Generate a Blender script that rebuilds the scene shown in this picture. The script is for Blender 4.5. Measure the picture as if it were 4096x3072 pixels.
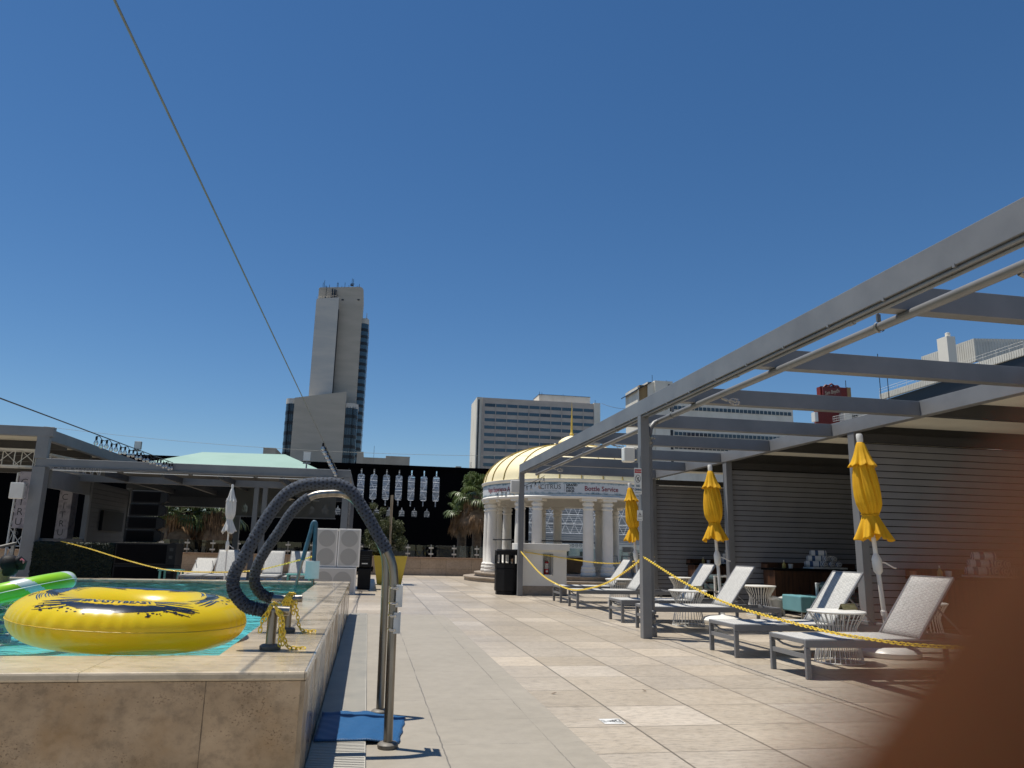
import bpy, bmesh, math, random
from mathutils import Vector, Matrix
R = math.radians
PI = math.pi
for o in list(bpy.data.objects): bpy.data.objects.remove(o)
S = bpy.context.scene
COL = S.collection
random.seed(7)

# ------------------------------------------------------------------ camera, sky, sun, exposure
CAMZ = 1.05
FW = Vector((0.17364104, 0.96187477, 0.21129531))
RT = Vector((0.98300573, -0.18226479, 0.02189243))
UP = Vector((-0.05956947, -0.20390308, 0.97717706))
cd = bpy.data.cameras.new('camera'); cam = bpy.data.objects.new('camera', cd); COL.objects.link(cam)
cam.matrix_world = Matrix(((RT.x, UP.x, -FW.x, 0), (RT.y, UP.y, -FW.y, 0), (RT.z, UP.z, -FW.z, CAMZ), (0, 0, 0, 1)))
cd.sensor_width = 36; cd.lens = 3040.85 / 4096 * 36
cd.clip_start = 0.004; cd.clip_end = 6000
cd.dof.use_dof = True; cd.dof.focus_distance = 9.0; cd.dof.aperture_fstop = 26.73 / 4.1
S.camera = cam
w = bpy.data.worlds.new('World'); S.world = w; w.use_nodes = True
nt = w.node_tree; bg = nt.nodes['Background']
sky = nt.nodes.new('ShaderNodeTexSky'); sky.sky_type = 'NISHITA'; sky.sun_disc = False
sky.sun_elevation = R(72.6); sky.sun_rotation = R(296.6); sky.altitude = 600; sky.air_density = 1.0; sky.dust_density = 0.1; sky.ozone_density = 4.0
hs = nt.nodes.new('ShaderNodeHueSaturation'); hs.inputs['Saturation'].default_value = 1.2; hs.inputs['Value'].default_value = .76
nt.links.new(sky.outputs[0], hs.inputs['Color']); nt.links.new(hs.outputs[0], bg.inputs[0]); bg.inputs[1].default_value = 0.09
sl = bpy.data.lights.new('sun', 'SUN'); sl.energy = 4.3; sl.angle = R(0.53); sl.color = (1, .945, .85)
so = bpy.data.objects.new('sun', sl); COL.objects.link(so)
so.rotation_euler = Vector((.28, -.14, -1)).to_track_quat('-Z', 'Y').to_euler()
S.view_settings.view_transform = 'Standard'; S.view_settings.look = 'None'; S.view_settings.exposure = 0.42; S.view_settings.gamma = 1
S.render.engine = 'CYCLES'
S.cycles.max_bounces = 8; S.cycles.transparent_max_bounces = 24; S.cycles.caustics_refractive = False; S.cycles.caustics_reflective = False

# ------------------------------------------------------------------ materials
MATS = {}
def newmat(name):
    m = bpy.data.materials.new(name); m.use_nodes = True; MATS[name] = m
    return m, m.node_tree, m.node_tree.nodes['Principled BSDF']
def ramp(nt, fac, stops):
    r = nt.nodes.new('ShaderNodeValToRGB'); nt.links.new(fac, r.inputs[0])
    e = r.color_ramp.elements
    while len(e) < len(stops): e.new(.5)
    for i, (p, c) in enumerate(stops):
        e[i].position = p; e[i].color = (c[0], c[1], c[2], 1) if hasattr(c, '__len__') else (c, c, c, 1)
    return r.outputs[0]
def mth(nt, op, a, b=None, c=None):
    n = nt.nodes.new('ShaderNodeMath'); n.operation = op
    for i, v in enumerate((a, b, c)):
        if v is None: continue
        if isinstance(v, (int, float)): n.inputs[i].default_value = v
        else: nt.links.new(v, n.inputs[i])
    return n.outputs[0]
def coords(nt, kind='Object', scale=(1, 1, 1)):
    t = nt.nodes.new('ShaderNodeTexCoord'); mp = nt.nodes.new('ShaderNodeMapping'); mp.inputs['Scale'].default_value = scale
    nt.links.new(t.outputs[kind], mp.inputs[0]); return mp.outputs[0]
def noise(nt, vec, scale, detail=6, rough=.6):
    n = nt.nodes.new('ShaderNodeTexNoise'); nt.links.new(vec, n.inputs['Vector'])
    n.inputs['Scale'].default_value = scale; n.inputs['Detail'].default_value = detail; n.inputs['Roughness'].default_value = rough
    return n.outputs['Fac']
def mixc(nt, fac, a, b, mode='MIX'):
    n = nt.nodes.new('ShaderNodeMix'); n.data_type = 'RGBA'; n.blend_type = mode
    if isinstance(fac, (int, float)): n.inputs[0].default_value = fac
    else: nt.links.new(fac, n.inputs[0])
    for i, v in ((6, a), (7, b)):
        if isinstance(v, tuple): n.inputs[i].default_value = (v[0], v[1], v[2], 1)
        else: nt.links.new(v, n.inputs[i])
    return n.outputs[2]
def bumpn(nt, h, bs, strength=.3, dist=.01):
    b = nt.nodes.new('ShaderNodeBump'); b.inputs['Strength'].default_value = strength; b.inputs['Distance'].default_value = dist
    nt.links.new(h, b.inputs['Height']); nt.links.new(b.outputs[0], bs.inputs['Normal'])
def mat(name, c, rough=.5, metal=0, c2=None, scale=6, bump=0, bdist=.004, bscale=None, stretch=(1, 1, 1), spec=.5, coat=0, lo=.38, hi=.64, sss=0, trans=0):
    m, nt, bs = newmat(name)
    bs.inputs['Roughness'].default_value = rough; bs.inputs['Metallic'].default_value = metal
    bs.inputs['Specular IOR Level'].default_value = spec
    if coat: bs.inputs['Coat Weight'].default_value = coat; bs.inputs['Coat Roughness'].default_value = .08
    if c2 is None: c2 = tuple(x * .82 for x in c)
    v = coords(nt, 'Object', stretch)
    f = noise(nt, v, scale)
    nt.links.new(ramp(nt, f, [(lo, c), (hi, c2)]), bs.inputs['Base Color'])
    if sss: bs.inputs['Subsurface Weight'].default_value = sss; bs.inputs['Subsurface Radius'].default_value = (.004, .0012, .0006); bs.inputs['Subsurface Scale'].default_value = 1
    if trans:
        # thin cloth: light passes through it
        tr = nt.nodes.new('ShaderNodeBsdfTranslucent'); tr.inputs[0].default_value = (c[0], c[1], c[2], 1)
        mx = nt.nodes.new('ShaderNodeMixShader'); mx.inputs[0].default_value = trans
        nt.links.new(bs.outputs[0], mx.inputs[1]); nt.links.new(tr.outputs[0], mx.inputs[2])
        nt.links.new(mx.outputs[0], nt.nodes['Material Output'].inputs[0])
    if bump: bumpn(nt, noise(nt, v, bscale or scale * 6, 8, .7), bs, bump, bdist)
    return m
def glassy(name, tint, ior=1.45, rough=.01, waves=None, through=1.0, fac_min=0.0):
    m, nt, bs = newmat(name); nt.nodes.remove(bs)
    out = nt.nodes['Material Output']
    tr = nt.nodes.new('ShaderNodeBsdfTransparent'); tr.inputs[0].default_value = (*tint, 1)
    gl = nt.nodes.new('ShaderNodeBsdfGlossy'); gl.inputs['Roughness'].default_value = rough
    fr = nt.nodes.new('ShaderNodeFresnel'); fr.inputs[0].default_value = ior
    mx = nt.nodes.new('ShaderNodeMixShader')
    fac = mth(nt, 'ADD', fr.outputs[0], fac_min) if fac_min else fr.outputs[0]
    nt.links.new(fac, mx.inputs[0]); nt.links.new(tr.outputs[0], mx.inputs[1]); nt.links.new(gl.outputs[0], mx.inputs[2])
    nt.links.new(mx.outputs[0], out.inputs[0])
    if waves:
        v = coords(nt, 'Object', (.8, 1.7, 1)); h = mth(nt, 'ADD', noise(nt, v, waves, 3, .5), mth(nt, 'MULTIPLY', noise(nt, v, waves * 3.5, 2, .5), .28))
        b = nt.nodes.new('ShaderNodeBump'); b.inputs['Strength'].default_value = 1.0; b.inputs['Distance'].default_value = .05
        nt.links.new(h, b.inputs['Height']); nt.links.new(b.outputs[0], gl.inputs['Normal']); nt.links.new(b.outputs[0], fr.inputs['Normal'])
    return m

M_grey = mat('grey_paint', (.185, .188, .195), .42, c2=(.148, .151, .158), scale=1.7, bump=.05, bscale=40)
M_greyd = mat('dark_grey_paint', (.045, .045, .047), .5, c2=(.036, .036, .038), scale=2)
M_slat = mat('slat_paint', (.24, .245, .265), .5, c2=(.205, .21, .23), scale=1.5, bump=.05, bscale=60)
M_slatd = mat('dark_slat_paint', (.085, .088, .095), .6, c2=(.07, .072, .08), scale=2)
M_white = mat('white_paint', (.66, .65, .62), .5, c2=(.58, .57, .54), scale=2.5, bump=.06, bscale=50)
M_stucco = mat('white_stucco', (.76, .74, .69), .75, c2=(.68, .66, .61), scale=1.6, bump=.25, bscale=70)
M_plastic = mat('white_plastic', (.72, .71, .68), .35, c2=(.66, .65, .61), scale=4)
M_black = mat('black_plastic', (.004, .004, .005), .55, c2=(.007, .007, .008), spec=.25, scale=5, bump=.08, bscale=90)
M_blackm = mat('black_cloth', (.004, .004, .005), .95, spec=.1, scale=3)
M_steel = mat('brushed_steel', (.30, .28, .25), .32, 1.0, c2=(.19, .175, .155), scale=5, stretch=(6, 6, .6), bump=.03)
M_steelp = mat('polished_steel', (.60, .58, .54), .14, 1.0, c2=(.48, .46, .42), scale=6)
M_zinc = mat('galvanised', (.30, .30, .29), .5, .7)
M_lgrey = mat('light_speaker_paint', (.80, .78, .74), .5, c2=(.74, .72, .68), scale=3)
M_grille = mat('speaker_grille', (.52, .50, .47), .65, c2=(.47, .455, .43), scale=200, bump=.4, bscale=400)
M_grille2 = mat('speaker_cone', (.37, .36, .34), .65, c2=(.33, .32, .30), scale=200, bump=.4, bscale=400)
M_yellowc = mat('yellow_canvas', (.80, .46, .006), .75, c2=(.74, .40, .005), scale=4, bump=.25, bscale=500, trans=.22)
M_whitec = mat('white_canvas', (.74, .74, .73), .8, c2=(.66, .66, .65), scale=4, bump=.2, bscale=300, trans=.25)
M_chain = mat('yellow_chain_plastic', (.86, .64, .07), .35, c2=(.80, .56, .04), scale=30, coat=.3)
M_gold = mat('cream_dome_metal', (.90, .79, .50), .55, c2=(.84, .72, .44), scale=2)
M_goldrib = mat('gold_rib', (.36, .26, .045), .4, c2=(.30, .21, .035), scale=5)
M_yplant = mat('yellow_planter_paint', (.62, .47, .055), .45, c2=(.54, .40, .04), scale=3, bump=.06, bscale=40)
M_wood = mat('dark_wood', (.085, .036, .017), .5, c2=(.034, .016, .009), scale=4, stretch=(6, 6, .5), bump=.15, bscale=20)
M_woodt = mat('wood_stake', (.42, .34, .24), .8, c2=(.30, .23, .15), scale=8, stretch=(6, 6, .5), bump=.3)
M_teal = mat('teal_vinyl', (.13, .30, .33), .45, c2=(.115, .27, .30), scale=4, bump=.06)
M_tealc = mat('teal_table_paint', (.10, .32, .30), .5)
M_cap = mat('brown_cap_stone', (.30, .20, .13), .6, c2=(.24, .155, .10), scale=5, bump=.2)
M_mint = mat('mint_roof_fabric', (.25, .385, .335), .7, c2=(.22, .35, .30), scale=1.2, bump=.05)
M_cream = mat('cream_ceiling_fabric', (.66, .62, .53), .8, c2=(.60, .56, .48), scale=1.5, trans=.3)
M_red = mat('red_enamel', (.42, .012, .012), .3, c2=(.38, .01, .01), scale=8, coat=.4)
M_label = mat('printed_label', (.62, .60, .55), .5, c2=(.2, .2, .2), scale=60, lo=.5, hi=.56)
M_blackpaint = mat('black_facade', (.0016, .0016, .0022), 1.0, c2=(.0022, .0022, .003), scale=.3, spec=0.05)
M_blackiron = mat('black_iron', (.012, .012, .013), .45)
M_concrete = mat('city_concrete', (.23, .22, .20), .9, c2=(.17, .165, .15), scale=.02)
M_text_red = mat('dark_red_print', (.24, .012, .035), .5)
M_text_blk = mat('black_print', (.015, .015, .018), .5)
M_text_grey = mat('faint_grey_print', (.10, .07, .06), .6)
M_text_teal = mat('teal_print', (.015, .09, .16), .5)
M_signw = mat('white_sign_face', (.70, .70, .68), .4, c2=(.64, .64, .62), scale=8)
M_signr = mat('red_sign_print', (.45, .02, .02), .4)
M_pool = None
M_bulb = glassy('clear_bulb_glass', (.92, .92, .90), 1.5, .06, fac_min=.3)
M_glass = glassy('clear_panel_glass', (.72, .80, .80), 1.5, .01)
M_water = glassy('pool_water', (.80, .97, .96), 1.22, .05, waves=3.2)
M_mesh = None

def travertine(name, c, c2, rough=.35, joints=None, pits=.5, wet=0.0, stretch=(1, 1, 1), jw=.006, var=.16, jx0=0., jy0=0., jdark=.35, lightf=.0, pscale=60, vein=.76, parea=.10, stain=None, spec=.45):
    """stone sheet; joints=(axis a period, axis b period, axis names)"""
    m, nt, bs = newmat(name)
    t = nt.nodes.new('ShaderNodeTexCoord'); sep = nt.nodes.new('ShaderNodeSeparateXYZ'); nt.links.new(t.outputs['Object'], sep.inputs[0])
    mp = nt.nodes.new('ShaderNodeMapping'); mp.inputs['Scale'].default_value = stretch; nt.links.new(t.outputs['Object'], mp.inputs[0])
    v = mp.outputs[0]
    base = ramp(nt, noise(nt, v, 3.2, 8, .62), [(.3, c), (.68, c2)])
    veins = ramp(nt, noise(nt, v, 14, 8, .7), [(.36, vein), (.5, .98), (.66, 1.08)])
    col = mixc(nt, 1.0, base, veins, 'MULTIPLY')
    big = ramp(nt, noise(nt, t.outputs['Object'], .7, 4, .55), [(.3, .86), (.7, 1.06)])
    col = mixc(nt, 1.0, col, big, 'MULTIPLY')
    h = noise(nt, v, 26, 8, .75)
    if stain: col = mixc(nt, ramp(nt, noise(nt, t.outputs['Object'], 1.7, 6, .65), [(.46, 0.0), (.68, .8)]), col, stain)
    if pits:
        area = ramp(nt, noise(nt, v, 3.5, 5, .65), [(.40, .0), (.62, parea)])
        pm = ramp(nt, mth(nt, 'ADD', noise(nt, v, pscale, 4, .65), area), [(.70, 0.0), (.75, 1.0)])
        col = mixc(nt, mth(nt, 'MULTIPLY', pm, pits), col, (c2[0] * .38, c2[1] * .33, c2[2] * .28))
        h = mth(nt, 'SUBTRACT', h, mth(nt, 'MULTIPLY', pm, .8))
    if joints:
        pa, pb, axes = joints
        idx = {'x': 0, 'y': 1, 'z': 2}
        a = mth(nt, 'DIVIDE', mth(nt, 'SUBTRACT', sep.outputs[idx[axes[0]]], jx0), pa)
        b = mth(nt, 'DIVIDE', mth(nt, 'SUBTRACT', sep.outputs[idx[axes[1]]], jy0), pb)
        cmb = nt.nodes.new('ShaderNodeCombineXYZ')
        nt.links.new(mth(nt, 'FLOOR', a), cmb.inputs[0]); nt.links.new(mth(nt, 'FLOOR', b), cmb.inputs[1])
        wn = nt.nodes.new('ShaderNodeTexWhiteNoise'); nt.links.new(cmb.outputs[0], wn.inputs['Vector'])
        tile = ramp(nt, wn.outputs['Value'], [(0, 1 - var), (.72, 1.0), (.84, 1.02), (.93, 1.0 + lightf), (1, 1.0 + lightf)])
        col = mixc(nt, 1.0, col, tile, 'MULTIPLY')
        warm = ramp(nt, wn.outputs['Color'], [(0, (1.0, .965, .90)), (1, (.985, .99, 1.0))])
        col = mixc(nt, 1.0, col, warm, 'MULTIPLY')
        jn = mth(nt, 'MULTIPLY', mth(nt, 'SUBTRACT', noise(nt, t.outputs['Object'], 18, 4, .7), .5), .006)
        def line(fr, p):
            f = mth(nt, 'FRACT', fr); d = mth(nt, 'MULTIPLY', mth(nt, 'MINIMUM', f, mth(nt, 'SUBTRACT', 1.0, f)), p)
            return mth(nt, 'LESS_THAN', mth(nt, 'ADD', d, jn), jw / 2)
        ln = mth(nt, 'MAXIMUM', line(a, pa), mth(nt, 'MULTIPLY', line(b, pb), .75))
        col = mixc(nt, ln, col, (c2[0] * jdark, c2[1] * jdark * .97, c2[2] * jdark * .92))
        h = mth(nt, 'SUBTRACT', h, ln)
    nt.links.new(col, bs.inputs['Base Color'])
    bs.inputs['Roughness'].default_value = rough; bs.inputs['Specular IOR Level'].default_value = spec
    if wet:
        # a film of water lying over the stone in patches
        wf = ramp(nt, noise(nt, t.outputs['Object'], 1.6, 4, .6), [(.42, .05), (.56, rough)])
        nt.links.new(wf, bs.inputs['Roughness'])
        bs.inputs['Coat Weight'].default_value = wet; bs.inputs['Coat Roughness'].default_value = .06
    bumpn(nt, h, bs, .35, .004)
    return m
M_deck = travertine('travertine_deck', (.50, .44, .362), (.425, .368, .295), .34, (.597, .605, 'xy'), pits=.5, stretch=(1, 2.6, 1), jx0=1.073, jy0=.54, var=.12, lightf=.20, jw=.013, vein=.68)
M_wall = travertine('travertine_wall', (.60, .44, .28), (.42, .295, .175), .5, (1.02, 3.0, 'xz'), pits=.75, pscale=95, parea=.15, vein=.70, stain=(.40, .235, .095), jx0=-1.38 + .23, jy0=-1, jw=.004, stretch=(1, 1, 1.2), var=.1, jdark=.3)
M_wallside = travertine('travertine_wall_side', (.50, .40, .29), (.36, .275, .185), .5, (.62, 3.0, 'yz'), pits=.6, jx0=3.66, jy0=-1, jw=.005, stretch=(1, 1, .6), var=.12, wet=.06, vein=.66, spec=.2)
M_coping = travertine('travertine_coping', (.58, .50, .38), (.46, .385, .28), .4, (.92, .62, 'xy'), pits=.4, jx0=-.24 - .92, jy0=3.645 + .53, jw=.004, wet=.45, stretch=(.6, 1.3, 1), var=.12)
M_fwall = travertine('travertine_far_wall', (.38, .30, .235), (.31, .245, .19), .6, (.95, .55, 'xz'), pits=.2, jx0=1.0, jy0=-.30, jw=.008, var=.12)
M_step = travertine('step_stone', (.36, .30, .24), (.28, .23, .18), .55, None, pits=.3)

def m_path():
    m, nt, bs = newmat('smooth_deck_coating')
    t = nt.nodes.new('ShaderNodeTexCoord'); sep = nt.nodes.new('ShaderNodeSeparateXYZ'); nt.links.new(t.outputs['Object'], sep.inputs[0])
    o = t.outputs['Object']
    col = ramp(nt, noise(nt, o, 1.1, 8, .62), [(.3, (.325, .29, .235)), (.7, (.28, .25, .20))])
    col = mixc(nt, 1.0, col, ramp(nt, noise(nt, o, 9, 8, .7), [(.3, .9), (.6, 1.04)]), 'MULTIPLY')
    wob = mth(nt, 'MULTIPLY', mth(nt, 'SUBTRACT', noise(nt, o, 3.5, 6, .75), .5), .035)
    def near(coord, pos, wd):
        d = mth(nt, 'ABSOLUTE', mth(nt, 'ADD', mth(nt, 'SUBTRACT', coord, pos), wob)); return mth(nt, 'LESS_THAN', d, wd)
    l1 = near(sep.outputs[0], .455, .0035); l2 = near(sep.outputs[0], 1.062, .003)
    fb = mth(nt, 'FRACT', mth(nt, 'DIVIDE', mth(nt, 'ADD', mth(nt, 'SUBTRACT', sep.outputs[1], 4.76), 60.0), .615))
    lb = mth(nt, 'LESS_THAN', mth(nt, 'MULTIPLY', mth(nt, 'ABSOLUTE', mth(nt, 'SUBTRACT', fb, .5)), -1), -.4955)
    lb = mth(nt, 'MULTIPLY', lb, ramp(nt, noise(nt, o, 2.5, 3, .6), [(.45, 0.0), (.55, .75)]))
    brk = ramp(nt, noise(nt, o, 1.3, 3, .6), [(.40, .25), (.52, 1.0)])
    ln = mth(nt, 'MAXIMUM', mth(nt, 'MULTIPLY', mth(nt, 'MAXIMUM', l1, l2), brk), lb)
    col = mixc(nt, ln, col, (.13, .118, .10))
    nt.links.new(col, bs.inputs['Base Color']); bs.inputs['Roughness'].default_value = .55
    bumpn(nt, mth(nt, 'SUBTRACT', noise(nt, o, 60, 6, .7), ln), bs, .25, .003)
    return m
M_path = m_path()
def m_grid(name, ca, cb, uvscale, dots=False, rough=.7, thr=.22, hbump=.5, dist=.004, ribs=0):
    """two colours on a uv pattern: dots (foam) or weave"""
    m, nt, bs = newmat(name)
    t = nt.nodes.new('ShaderNodeTexCoord'); sep = nt.nodes.new('ShaderNodeSeparateXYZ'); nt.links.new(t.outputs['UV'], sep.inputs[0])
    a = mth(nt, 'MULTIPLY', sep.outputs[0], uvscale[0]); b = mth(nt, 'MULTIPLY', sep.outputs[1], uvscale[1])
    off = mth(nt, 'MULTIPLY', mth(nt, 'MODULO', mth(nt, 'FLOOR', a), 2.0), .5)
    fa = mth(nt, 'SUBTRACT', mth(nt, 'FRACT', a), .5); fb = mth(nt, 'SUBTRACT', mth(nt, 'FRACT', mth(nt, 'ADD', b, off)), .5)
    if dots:
        d = mth(nt, 'SQRT', mth(nt, 'ADD', mth(nt, 'MULTIPLY', fa, fa), mth(nt, 'MULTIPLY', fb, fb)))
        msk = mth(nt, 'LESS_THAN', d, thr)
    else:
        msk = mth(nt, 'MULTIPLY', mth(nt, 'LESS_THAN', mth(nt, 'ABSOLUTE', fa), thr), mth(nt, 'LESS_THAN', mth(nt, 'ABSOLUTE', fb), .36))
    n = ramp(nt, noise(nt, t.outputs['Object'], 25, 6, .7), [(.3, .8), (.7, 1.15)])
    col = mixc(nt, 1.0, mixc(nt, msk, ca, cb), n, 'MULTIPLY')
    nt.links.new(col, bs.inputs['Base Color']); bs.inputs['Roughness'].default_value = rough
    h = mth(nt, 'SUBTRACT', noise(nt, t.outputs['Object'], 60, 5, .7), msk)
    bumpn(nt, h, bs, hbump, dist)
    return m
M_foam = m_grid('slate_foam_sleeve', (.042, .054, .078), (.010, .012, .017), (46, 9), True, .85, .24)
M_sling = m_grid('woven_sling_fabric', (.47, .465, .44), (.29, .285, .28), (1 / .016, 1 / .085), False, .8, .17, .35, .002)
M_tsleeve = mat('blue_rail_sleeve', (.055, .12, .17), .55, c2=(.04, .09, .13), scale=12)

def m_yellowtube():
    m, nt, bs = newmat('yellow_vinyl')
    t = nt.nodes.new('ShaderNodeTexCoord')
    c = ramp(nt, noise(nt, t.outputs['Object'], 3, 3, .5), [(.3, (.87, .69, .02)), (.7, (.83, .63, .015))])
    nt.links.new(c, bs.inputs['Base Color'])
    bs.inputs['Roughness'].default_value = .28; bs.inputs['Coat Weight'].default_value = .2; bs.inputs['Coat Roughness'].default_value = .15
    bs.inputs['Subsurface Weight'].default_value = .08; bs.inputs['Subsurface Radius'].default_value = (.05, .03, .002); bs.inputs['Subsurface Scale'].default_value = .6
    tr = nt.nodes.new('ShaderNodeBsdfTranslucent'); tr.inputs[0].default_value = (.95, .68, .04, 1); mx = nt.nodes.new('ShaderNodeMixShader'); mx.inputs[0].default_value = .38
    nt.links.new(bs.outputs[0], mx.inputs[1]); nt.links.new(tr.outputs[0], mx.inputs[2]); nt.links.new(mx.outputs[0], nt.nodes['Material Output'].inputs[0])
    return m
M_ytube = m_yellowtube()
M_blackvinyl = mat('black_vinyl_print', (.008, .012, .022), .22, coat=.5)
M_green = mat('lime_vinyl', (.30, .62, .01), .3, c2=(.26, .55, .008), scale=3, coat=.4)
M_gwhite = mat('white_vinyl', (.60, .68, .66), .3, coat=.4)
M_skin = mat('skin', (.33, .17, .10), .5, c2=(.28, .135, .08), scale=20, sss=.2)
M_hair = mat('black_hair', (.007, .006, .006), .6, spec=.25, c2=(.012, .010, .010), scale=30, stretch=(1, 6, 1), bump=.4)
M_shirt = mat('blue_patterned_shirt', (.42, .48, .52), .7, c2=(.03, .07, .15), scale=13, lo=.44, hi=.54)
M_pink = mat('pink_plastic', (.55, .14, .18), .4)
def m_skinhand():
    m, nt, bs = newmat('shaded_skin')
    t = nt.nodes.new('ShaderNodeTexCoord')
    nt.links.new(ramp(nt, noise(nt, t.outputs['Object'], 70, 3, .6), [(.3, (.058, .019, .005)), (.7, (.036, .010, .002))]), bs.inputs['Base Color'])  # skin colour darkened for the shade of phone and hand
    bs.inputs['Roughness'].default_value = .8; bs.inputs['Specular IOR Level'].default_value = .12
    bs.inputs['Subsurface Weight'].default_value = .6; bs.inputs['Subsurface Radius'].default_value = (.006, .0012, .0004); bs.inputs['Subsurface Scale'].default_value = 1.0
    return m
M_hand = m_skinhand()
def m_pooltile():
    m, nt, bs = newmat('pool_tile')
    t = nt.nodes.new('ShaderNodeTexCoord')
    vo = nt.nodes.new('ShaderNodeTexVoronoi'); vo.feature = 'DISTANCE_TO_EDGE'; vo.inputs['Scale'].default_value = 2.6
    dn = nt.nodes.new('ShaderNodeTexNoise'); dn.inputs['Scale'].default_value = 1.4; nt.links.new(t.outputs['Object'], dn.inputs[0])
    va = nt.nodes.new('ShaderNodeVectorMath'); va.operation = 'MULTIPLY_ADD'; va.inputs[1].default_value = (.6, .6, .6)
    nt.links.new(dn.outputs[1], va.inputs[0]); nt.links.new(t.outputs['Object'], va.inputs[2]); nt.links.new(va.outputs[0], vo.inputs['Vector'])
    nt.links.new(ramp(nt, noise(nt, t.outputs['Object'], 1.2, 5, .6), [(.3, (.15, .48, .51)), (.7, (.11, .39, .43))]), bs.inputs['Base Color'])
    bs.inputs['Roughness'].default_value = .4
    return m
M_pool = m_pooltile()
def m_grate():
    m, nt, bs = newmat('plastic_grate')
    t = nt.nodes.new('ShaderNodeTexCoord')
    nt.links.new(ramp(nt, noise(nt, t.outputs['Object'], 3, 5, .6), [(.3, (.52, .49, .42)), (.7, (.40, .385, .34))]), bs.inputs['Base Color'])
    bs.inputs['Roughness'].default_value = .5; return m
M_grate = m_grate()
def m_mat():
    m, nt, bs = newmat('blue_rubber_mesh')
    t = nt.nodes.new('ShaderNodeTexCoord')
    mp = nt.nodes.new('ShaderNodeMapping'); mp.inputs['Rotation'].default_value = (0, 0, R(28)); nt.links.new(t.outputs['Object'], mp.inputs[0])
    wv = nt.nodes.new('ShaderNodeTexWave'); wv.inputs['Scale'].default_value = 26; wv.inputs['Distortion'].default_value = 1.0; wv.inputs['Detail'].default_value = 2
    nt.links.new(mp.outputs[0], wv.inputs[0])
    nt.links.new(ramp(nt, wv.outputs['Fac'], [(.25, (.009, .05, .14)), (.6, (.024, .125, .30))]), bs.inputs['Base Color'])
    bs.inputs['Roughness'].default_value = .45; bumpn(nt, wv.outputs['Fac'], bs, .6, .004); return m
M_mat = m_mat()
def m_banner(name='speckled_banner_print', a=(.60, .62, .63), b=(.09, .16, .21)):
    m, nt, bs = newmat(name)
    t = nt.nodes.new('ShaderNodeTexCoord'); sep = nt.nodes.new('ShaderNodeSeparateXYZ'); nt.links.new(t.outputs['UV'], sep.inputs[0])
    e = mth(nt, 'ABSOLUTE', mth(nt, 'SUBTRACT', sep.outputs[1], .5))
    n = noise(nt, coords(nt, 'Object', (1, 1, 1)), 5, 6, .7)
    f = mth(nt, 'ADD', mth(nt, 'MULTIPLY', e, 1.55), mth(nt, 'MULTIPLY', mth(nt, 'SUBTRACT', n, .5), 1.3))
    nt.links.new(ramp(nt, f, [(.50, a), (.68, (.25, .33, .37)), (.82, b)]), bs.inputs['Base Color']); bs.inputs['Roughness'].default_value = .5
    return m
M_banner = m_banner()
M_fabricb = mat('pale_speckled_fabric', (.36, .32, .33), .8, c2=(.20, .18, .20), scale=6, lo=.48, hi=.66)
def m_shade():
    m, nt, bs = newmat('grey_roller_shade')
    bs.inputs['Base Color'].default_value = (.14, .14, .13, 1); bs.inputs['Roughness'].default_value = .8
    tr = nt.nodes.new('ShaderNodeBsdfTransparent'); mx = nt.nodes.new('ShaderNodeMixShader'); mx.inputs[0].default_value = .30
    nt.links.new(bs.outputs[0], mx.inputs[1]); nt.links.new(tr.outputs[0], mx.inputs[2]); nt.links.new(mx.outputs[0], nt.nodes['Material Output'].inputs[0])
    return m
M_shade = m_shade()
M_tower = mat('tower_concrete', (.48, .43, .36), .85, c2=(.42, .38, .315), scale=.35, stretch=(.3, .3, 1.5))
M_tower2 = mat('tower_concrete_light', (.58, .55, .50), .85, c2=(.49, .485, .46), scale=.35, stretch=(.3, .3, 1.5))
M_darkglass = mat('dark_window_glass', (.02, .028, .034), .12, spec=.9, c2=(.035, .045, .05), scale=.25)
M_blueglass = mat('blue_window_glass', (.03, .055, .075), .1, spec=1.0, c2=(.045, .08, .10), scale=.15)
M_darkband = mat('dark_spandrel', (.012, .013, .017), .35)
M_hotel = mat('pink_concrete', (.54, .47, .41), .85, c2=(.46, .40, .35), scale=.25, stretch=(1, 1, 3))
M_offwhite = mat('stained_offwhite', (.74, .70, .61), .85, c2=(.58, .54, .45), scale=.22, stretch=(1, 1, .5), lo=.45, hi=.75)
M_beige = mat('beige_plaster', (.46, .42, .35), .9, c2=(.33, .29, .235), scale=.1)
M_tan = mat('tan_louvre', (.33, .22, .10), .8, c2=(.25, .16, .07), scale=.6, stretch=(1, 1, .1))
M_redb = mat('red_tower_paint', (.20, .018, .012), .6, c2=(.14, .012, .009), scale=.3)
M_corr = mat('white_corrugated', (.62, .60, .54), .6, c2=(.55, .53, .47), scale=.4)
M_canopy = mat('grey_canopy_panel', (.30, .33, .37), .5, c2=(.13, .15, .18), scale=.5, stretch=(.25, 1, 3))
M_leafd = mat('dark_palm_leaf', (.075, .115, .03), .45, c2=(.13, .155, .06), scale=4, trans=.2)
M_leafo = mat('olive_leaf', (.085, .10, .035), .55, c2=(.05, .065, .022), scale=6, trans=.15)
M_dead = mat('dead_palm_leaf', (.30, .19, .10), .8, c2=(.17, .10, .05), scale=5)
M_trunk = mat('fibrous_trunk', (.13, .09, .055), .9, c2=(.08, .055, .035), scale=8, bump=.6)
M_branch = mat('grey_branch', (.19, .16, .13), .9)
M_hedge = mat('artificial_hedge', (.012, .022, .010), .7, c2=(.006, .011, .006), scale=14)
M_towel = None
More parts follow.
